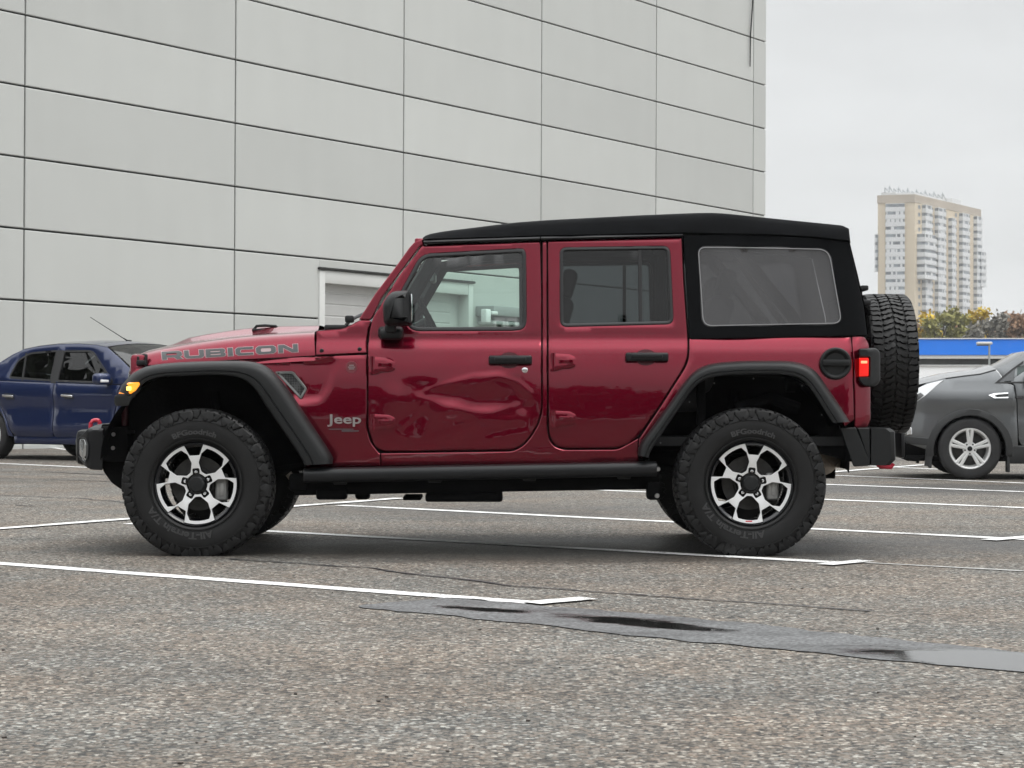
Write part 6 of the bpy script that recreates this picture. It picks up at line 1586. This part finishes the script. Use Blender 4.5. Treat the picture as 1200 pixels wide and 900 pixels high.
for sd_ in (1, -1):
    fr = F([(2.33, .93), (2.62, .98), (2.9, .933), (3.15, .868), (3.32, .78), (3.40, .62), (3.40, .42), (3.2, .28), (LW + .37, .27)] + [tuple(p) for p in arc(LW, LR, .36, 0, 180)] + [(2.26, .28), (2.22, .26), (2.22, .5)])
    side_piece(lc, [fr], side=sd_).obj('front_wing', BLU, lroot, smooth=45)
    d1 = F([(1.19, .955), (2.32, .925), (2.215, .55), (2.21, .30, .06), (1.19, .29, .05)])
    D1_ = side_piece(lc, [d1], side=sd_).obj('front_door', BLU, lroot, smooth=45)
    d2 = F([(.13, .985, .02), (1.18, .955), (1.18, .29, .05), (.47, .29, .1), (.36, .48), (.16, .75, .1)])
    D2_ = side_piece(lc, [d2], side=sd_).obj('rear_door', BLU, lroot, smooth=45)
    rq = F([(.12, .985), (-.25, 1.045), (-.80, 1.015), (-.87, .95), (-.90, .6), (-.86, .38), (-.6, .28), (-.38, .27)] + [tuple(p) for p in arc(0, LR, .36, 180, 0)] + [(.37, .30), (.455, .285), (.35, .48), (.145, .75)])
    side_piece(lc, [rq], side=sd_).obj('rear_wing', BLU, lroot, smooth=45)
    side_piece(lc, [F([(.46, .30), (.46, .20, .02), (2.2, .20, .02), (2.2, .30)])], side=sd_, off=.012).obj('sill', BLU, lroot)
    gh = F(rg + roofl[1:] + ws[1:] + [(2.33, .935), (1.2, .957), (.12, .988)])
    g1 = F([(1.23, .98, .03), (1.23, 1.355, .03), (1.72, 1.35, .08), (2.20, .955, .03)]); g2 = F([(.36, 1.03, .04), (.44, 1.24, .06), (.62, 1.335, .06), (1.10, 1.36, .03), (1.12, .985, .02)])
    side_piece(lc, [gh, g1, g2], side=sd_, off=.002).obj('pillars', BLU, lroot, smooth=45)
    side_piece(lc, [F([(1.13, .96), (1.22, .958), (1.22, 1.36), (1.11, 1.365)])], side=sd_, off=-.003, edge=0, lip=.01).obj('door_pillar', SEAL, lroot)
    for g_ in (g1, g2):
        side_piece(lc, [[p for p in g_]], side=sd_, off=.012, edge=0, lip=0).obj('side_window', GLCD, lroot)
        gl_ = [p * 1000 for p in g_]; q = inset(gl_, 14); q2 = inset(gl_, -8)
        side_piece(lc, [[p / 1000 for p in q2], [p / 1000 for p in q]], side=sd_, off=-.004, edge=0, lip=.015, grid=.05).obj('window_seal', SEAL, lroot)
    side_piece(lc, [F([(.60, .99), (.63, .99), (.57, 1.34), (.545, 1.335)])], side=sd_, off=-.003, edge=0, lip=.01).obj('window_divider', SEAL, lroot)
    for D_, x in ((D1_, 1.36), (D2_, .30)):
        side_piece(lc, [F([(x, .835, .03), (x + .20, .825, .03), (x + .20, .745, .04), (x + .04, .745, .04)])], side=sd_, off=-.002, edge=0, lip=.01, grid=.04).obj('handle_recess', mat('navy_recess', (.01, .014, .03), .4), D_)
        side_piece(lc, [F([(x, .815, .01), (x + .20, .805, .01), (x + .20, .775, .012), (x, .785, .012)])], side=sd_, off=-.03, edge=.006, lip=.03, grid=.04).obj('door_handle', CHROME, D_)
    mb = MB(); mb.box((2.13, (lc.yat(2.1, .98) + .13) * sd_, 1.00), (.15, .22, .14), bev=.05, seg=4); mr_ = mb.obj('side_mirror', BLU, lroot, smooth=60)
    mb = MB(); mb.box((2.20, (lc.yat(2.1, .98) + .15) * sd_, .975), (.03, .13, .035), bev=.01); mb.obj('mirror_signal', mat('clear_signal_lens', (.75, .75, .75), .15, coat=1), mr_)
    mb = MB(); mb.box((2.13, (lc.yat(2.1, .98) + .02) * sd_, .965), (.10, .10, .07), bev=.02); mb.obj('mirror_base', SEAL, lroot)
    side_piece(lc, [F([(-.3, .62), (.3, .67)] )] if False else [F([(.48, .345), (2.2, .335), (2.2, .35), (.48, .36)])], side=sd_, off=-.003, edge=0, lip=.008).obj('door_crease', BLU, D1_)
    hlp = F([(3.05, .86), (3.30, .77), (3.36, .66), (3.15, .70)]); side_piece(lc, [hlp], side=sd_, off=-.006, edge=.006, lip=.02, grid=.05).obj('headlight', MATS['headlamp_cover'], lroot)
over(lc, deck, .03).obj('boot_lid', BLU, lroot, smooth=60); over(lc, rg, .05, ins=.06).obj('rear_window', GLCD, lroot)
over(lc, roofl, .055, power=2.0).obj('roof', BLU, lroot, smooth=60); over(lc, ws, .05, ins=.055).obj('windshield', glass('windscreen_glass', (.42, .50, .48)), lroot)
over(lc, bon, .07, power=1.6).obj('bonnet', BLU, lroot, smooth=60)
mb = MB(); rows = []
for z in (.22, .35, .5, .62, .72, .80): rows.append([Vector((lin([(.2, 3.36), (.5, 3.45), (.7, 3.42), (.8, 3.34)], z) - .12 * abs(-1 + k / 6) ** 2.5, lc.yat(3.25, z) * .95 * (-1 + k / 6), z)) for k in range(13)])
mb.grid(rows); mb.obj('front_bumper', BLU, lroot, smooth=50)
mb = MB(); rows = []
for z in (.22, .35, .5, .7, .82): rows.append([Vector((-.93 + .12 * abs(-1 + k / 6) ** 2.5, lc.yat(-.8, z) * .97 * (-1 + k / 6), z)) for k in range(13)])
mb.grid(rows); mb.obj('rear_bumper', BLU, lroot, smooth=50)
mb = MB(); mb.box((1.25, 0, .22), (4.0, 1.4, .06), bev=.02); mb.box((1.3, 0, .45), (1.8, 1.58, .35), bev=.05); mb.box((2.7, 0, .55), (.9, 1.0, .5), bev=.05); mb.box((-.4, 0, .62), (.8, 1.3, .6), bev=.08)
for s in (1, -1):
    for cx_ in (0, LW): mb.add([(cx_ + .38 * math.cos(R(a)), s * .52, LR + .38 * math.sin(R(a))) for a in range(-10, 191, 10)], [tuple(range(21))]); mb.grid([[Vector((cx_ + .37 * math.cos(R(a)), s * y, LR + .37 * math.sin(R(a)))) for y in (.52, .835)] for a in range(-5, 186, 10)])
mb.obj('underbody', DARK, lroot)
mb = MB(); mb.box((2.05, 0, .86), (.5, 1.35, .2), bev=.06)
for s in (1, -1): mb.box((1.15, s * .36, .85), (.14, .48, .6), bev=.06); mb.box((1.08, s * .36, 1.2), (.09, .25, .17), bev=.04); mb.box((.2, s * .36, .85), (.14, .6, .5), bev=.06)
mb.obj('seats', INT, lroot)
for cx_ in (0, LW):
    for s in (1, -1): road_wheel(lroot, (cx_, s * (.84 - .10), LR), .305, .19, 7, s, TYR2, ALLOY, pair=False)
mb = MB(); mb.tube([(1.62, 0, 1.485), (1.52, 0, 1.53), (.95, 0, 1.80)], [.012, .006, .004], 6); mb.box((1.63, 0, 1.49), (.07, .04, .02), bev=.008); mb.obj('antenna', BLK, lroot)
LSC = 1.11
lroot.scale = (LSC,) * 3
hd = un.copy(); ang = math.atan2(hd.y, hd.x); lroot.rotation_euler = (0, 0, ang)
# right rear wheel's contact at photo pixel (2, 537)
tgt = G(-6, 537.5); rt = Vector((hd.y, -hd.x, 0)); lroot.location = tgt - rt * (.74 * LSC)

random.seed(8)  # unseen trees added here only to darken what the navy sedan reflects
for i in range(10):
    tree(-20 - i * 2.6, 18 - i * 2.7 + random.uniform(-1, 1), random.uniform(6, 9), random.uniform(3, 3.8), 'dark', 'dark leafy tree added out of view to darken reflections in the navy sedan', 200 + i % 4, 3000, .36, group='added trees left of the panel wall', name='near_tree')
# bonnet and bumper seams of the crossover
for sd_ in (1, -1):
    side_piece(kc, [F([(p[0], p[1] - .012) for p in hl[2:]] + [(p[0], p[1] - .004) for p in reversed(hl[2:])])], side=sd_, off=-.003, edge=0, lip=0, grid=.05).obj('bonnet_seam', SEAL, kroot)
# ------------------------------------------------------------------ trees on the near side of the lot, mirrored in the red paint
random.seed(3)
for i in range(13):
    x = -26 + i * 4.4 + random.uniform(-.8, .8); y = -CD - 24 - random.uniform(0, 5)
    tree(x, y, random.uniform(6.8, 9.6), random.uniform(3.4, 4.2), 'dark', 'dark leafy tree behind the photographer, seen only reflected in the red doors', 200 + i % 4, 3000, .36, group='trees behind the photographer', name='near_tree')
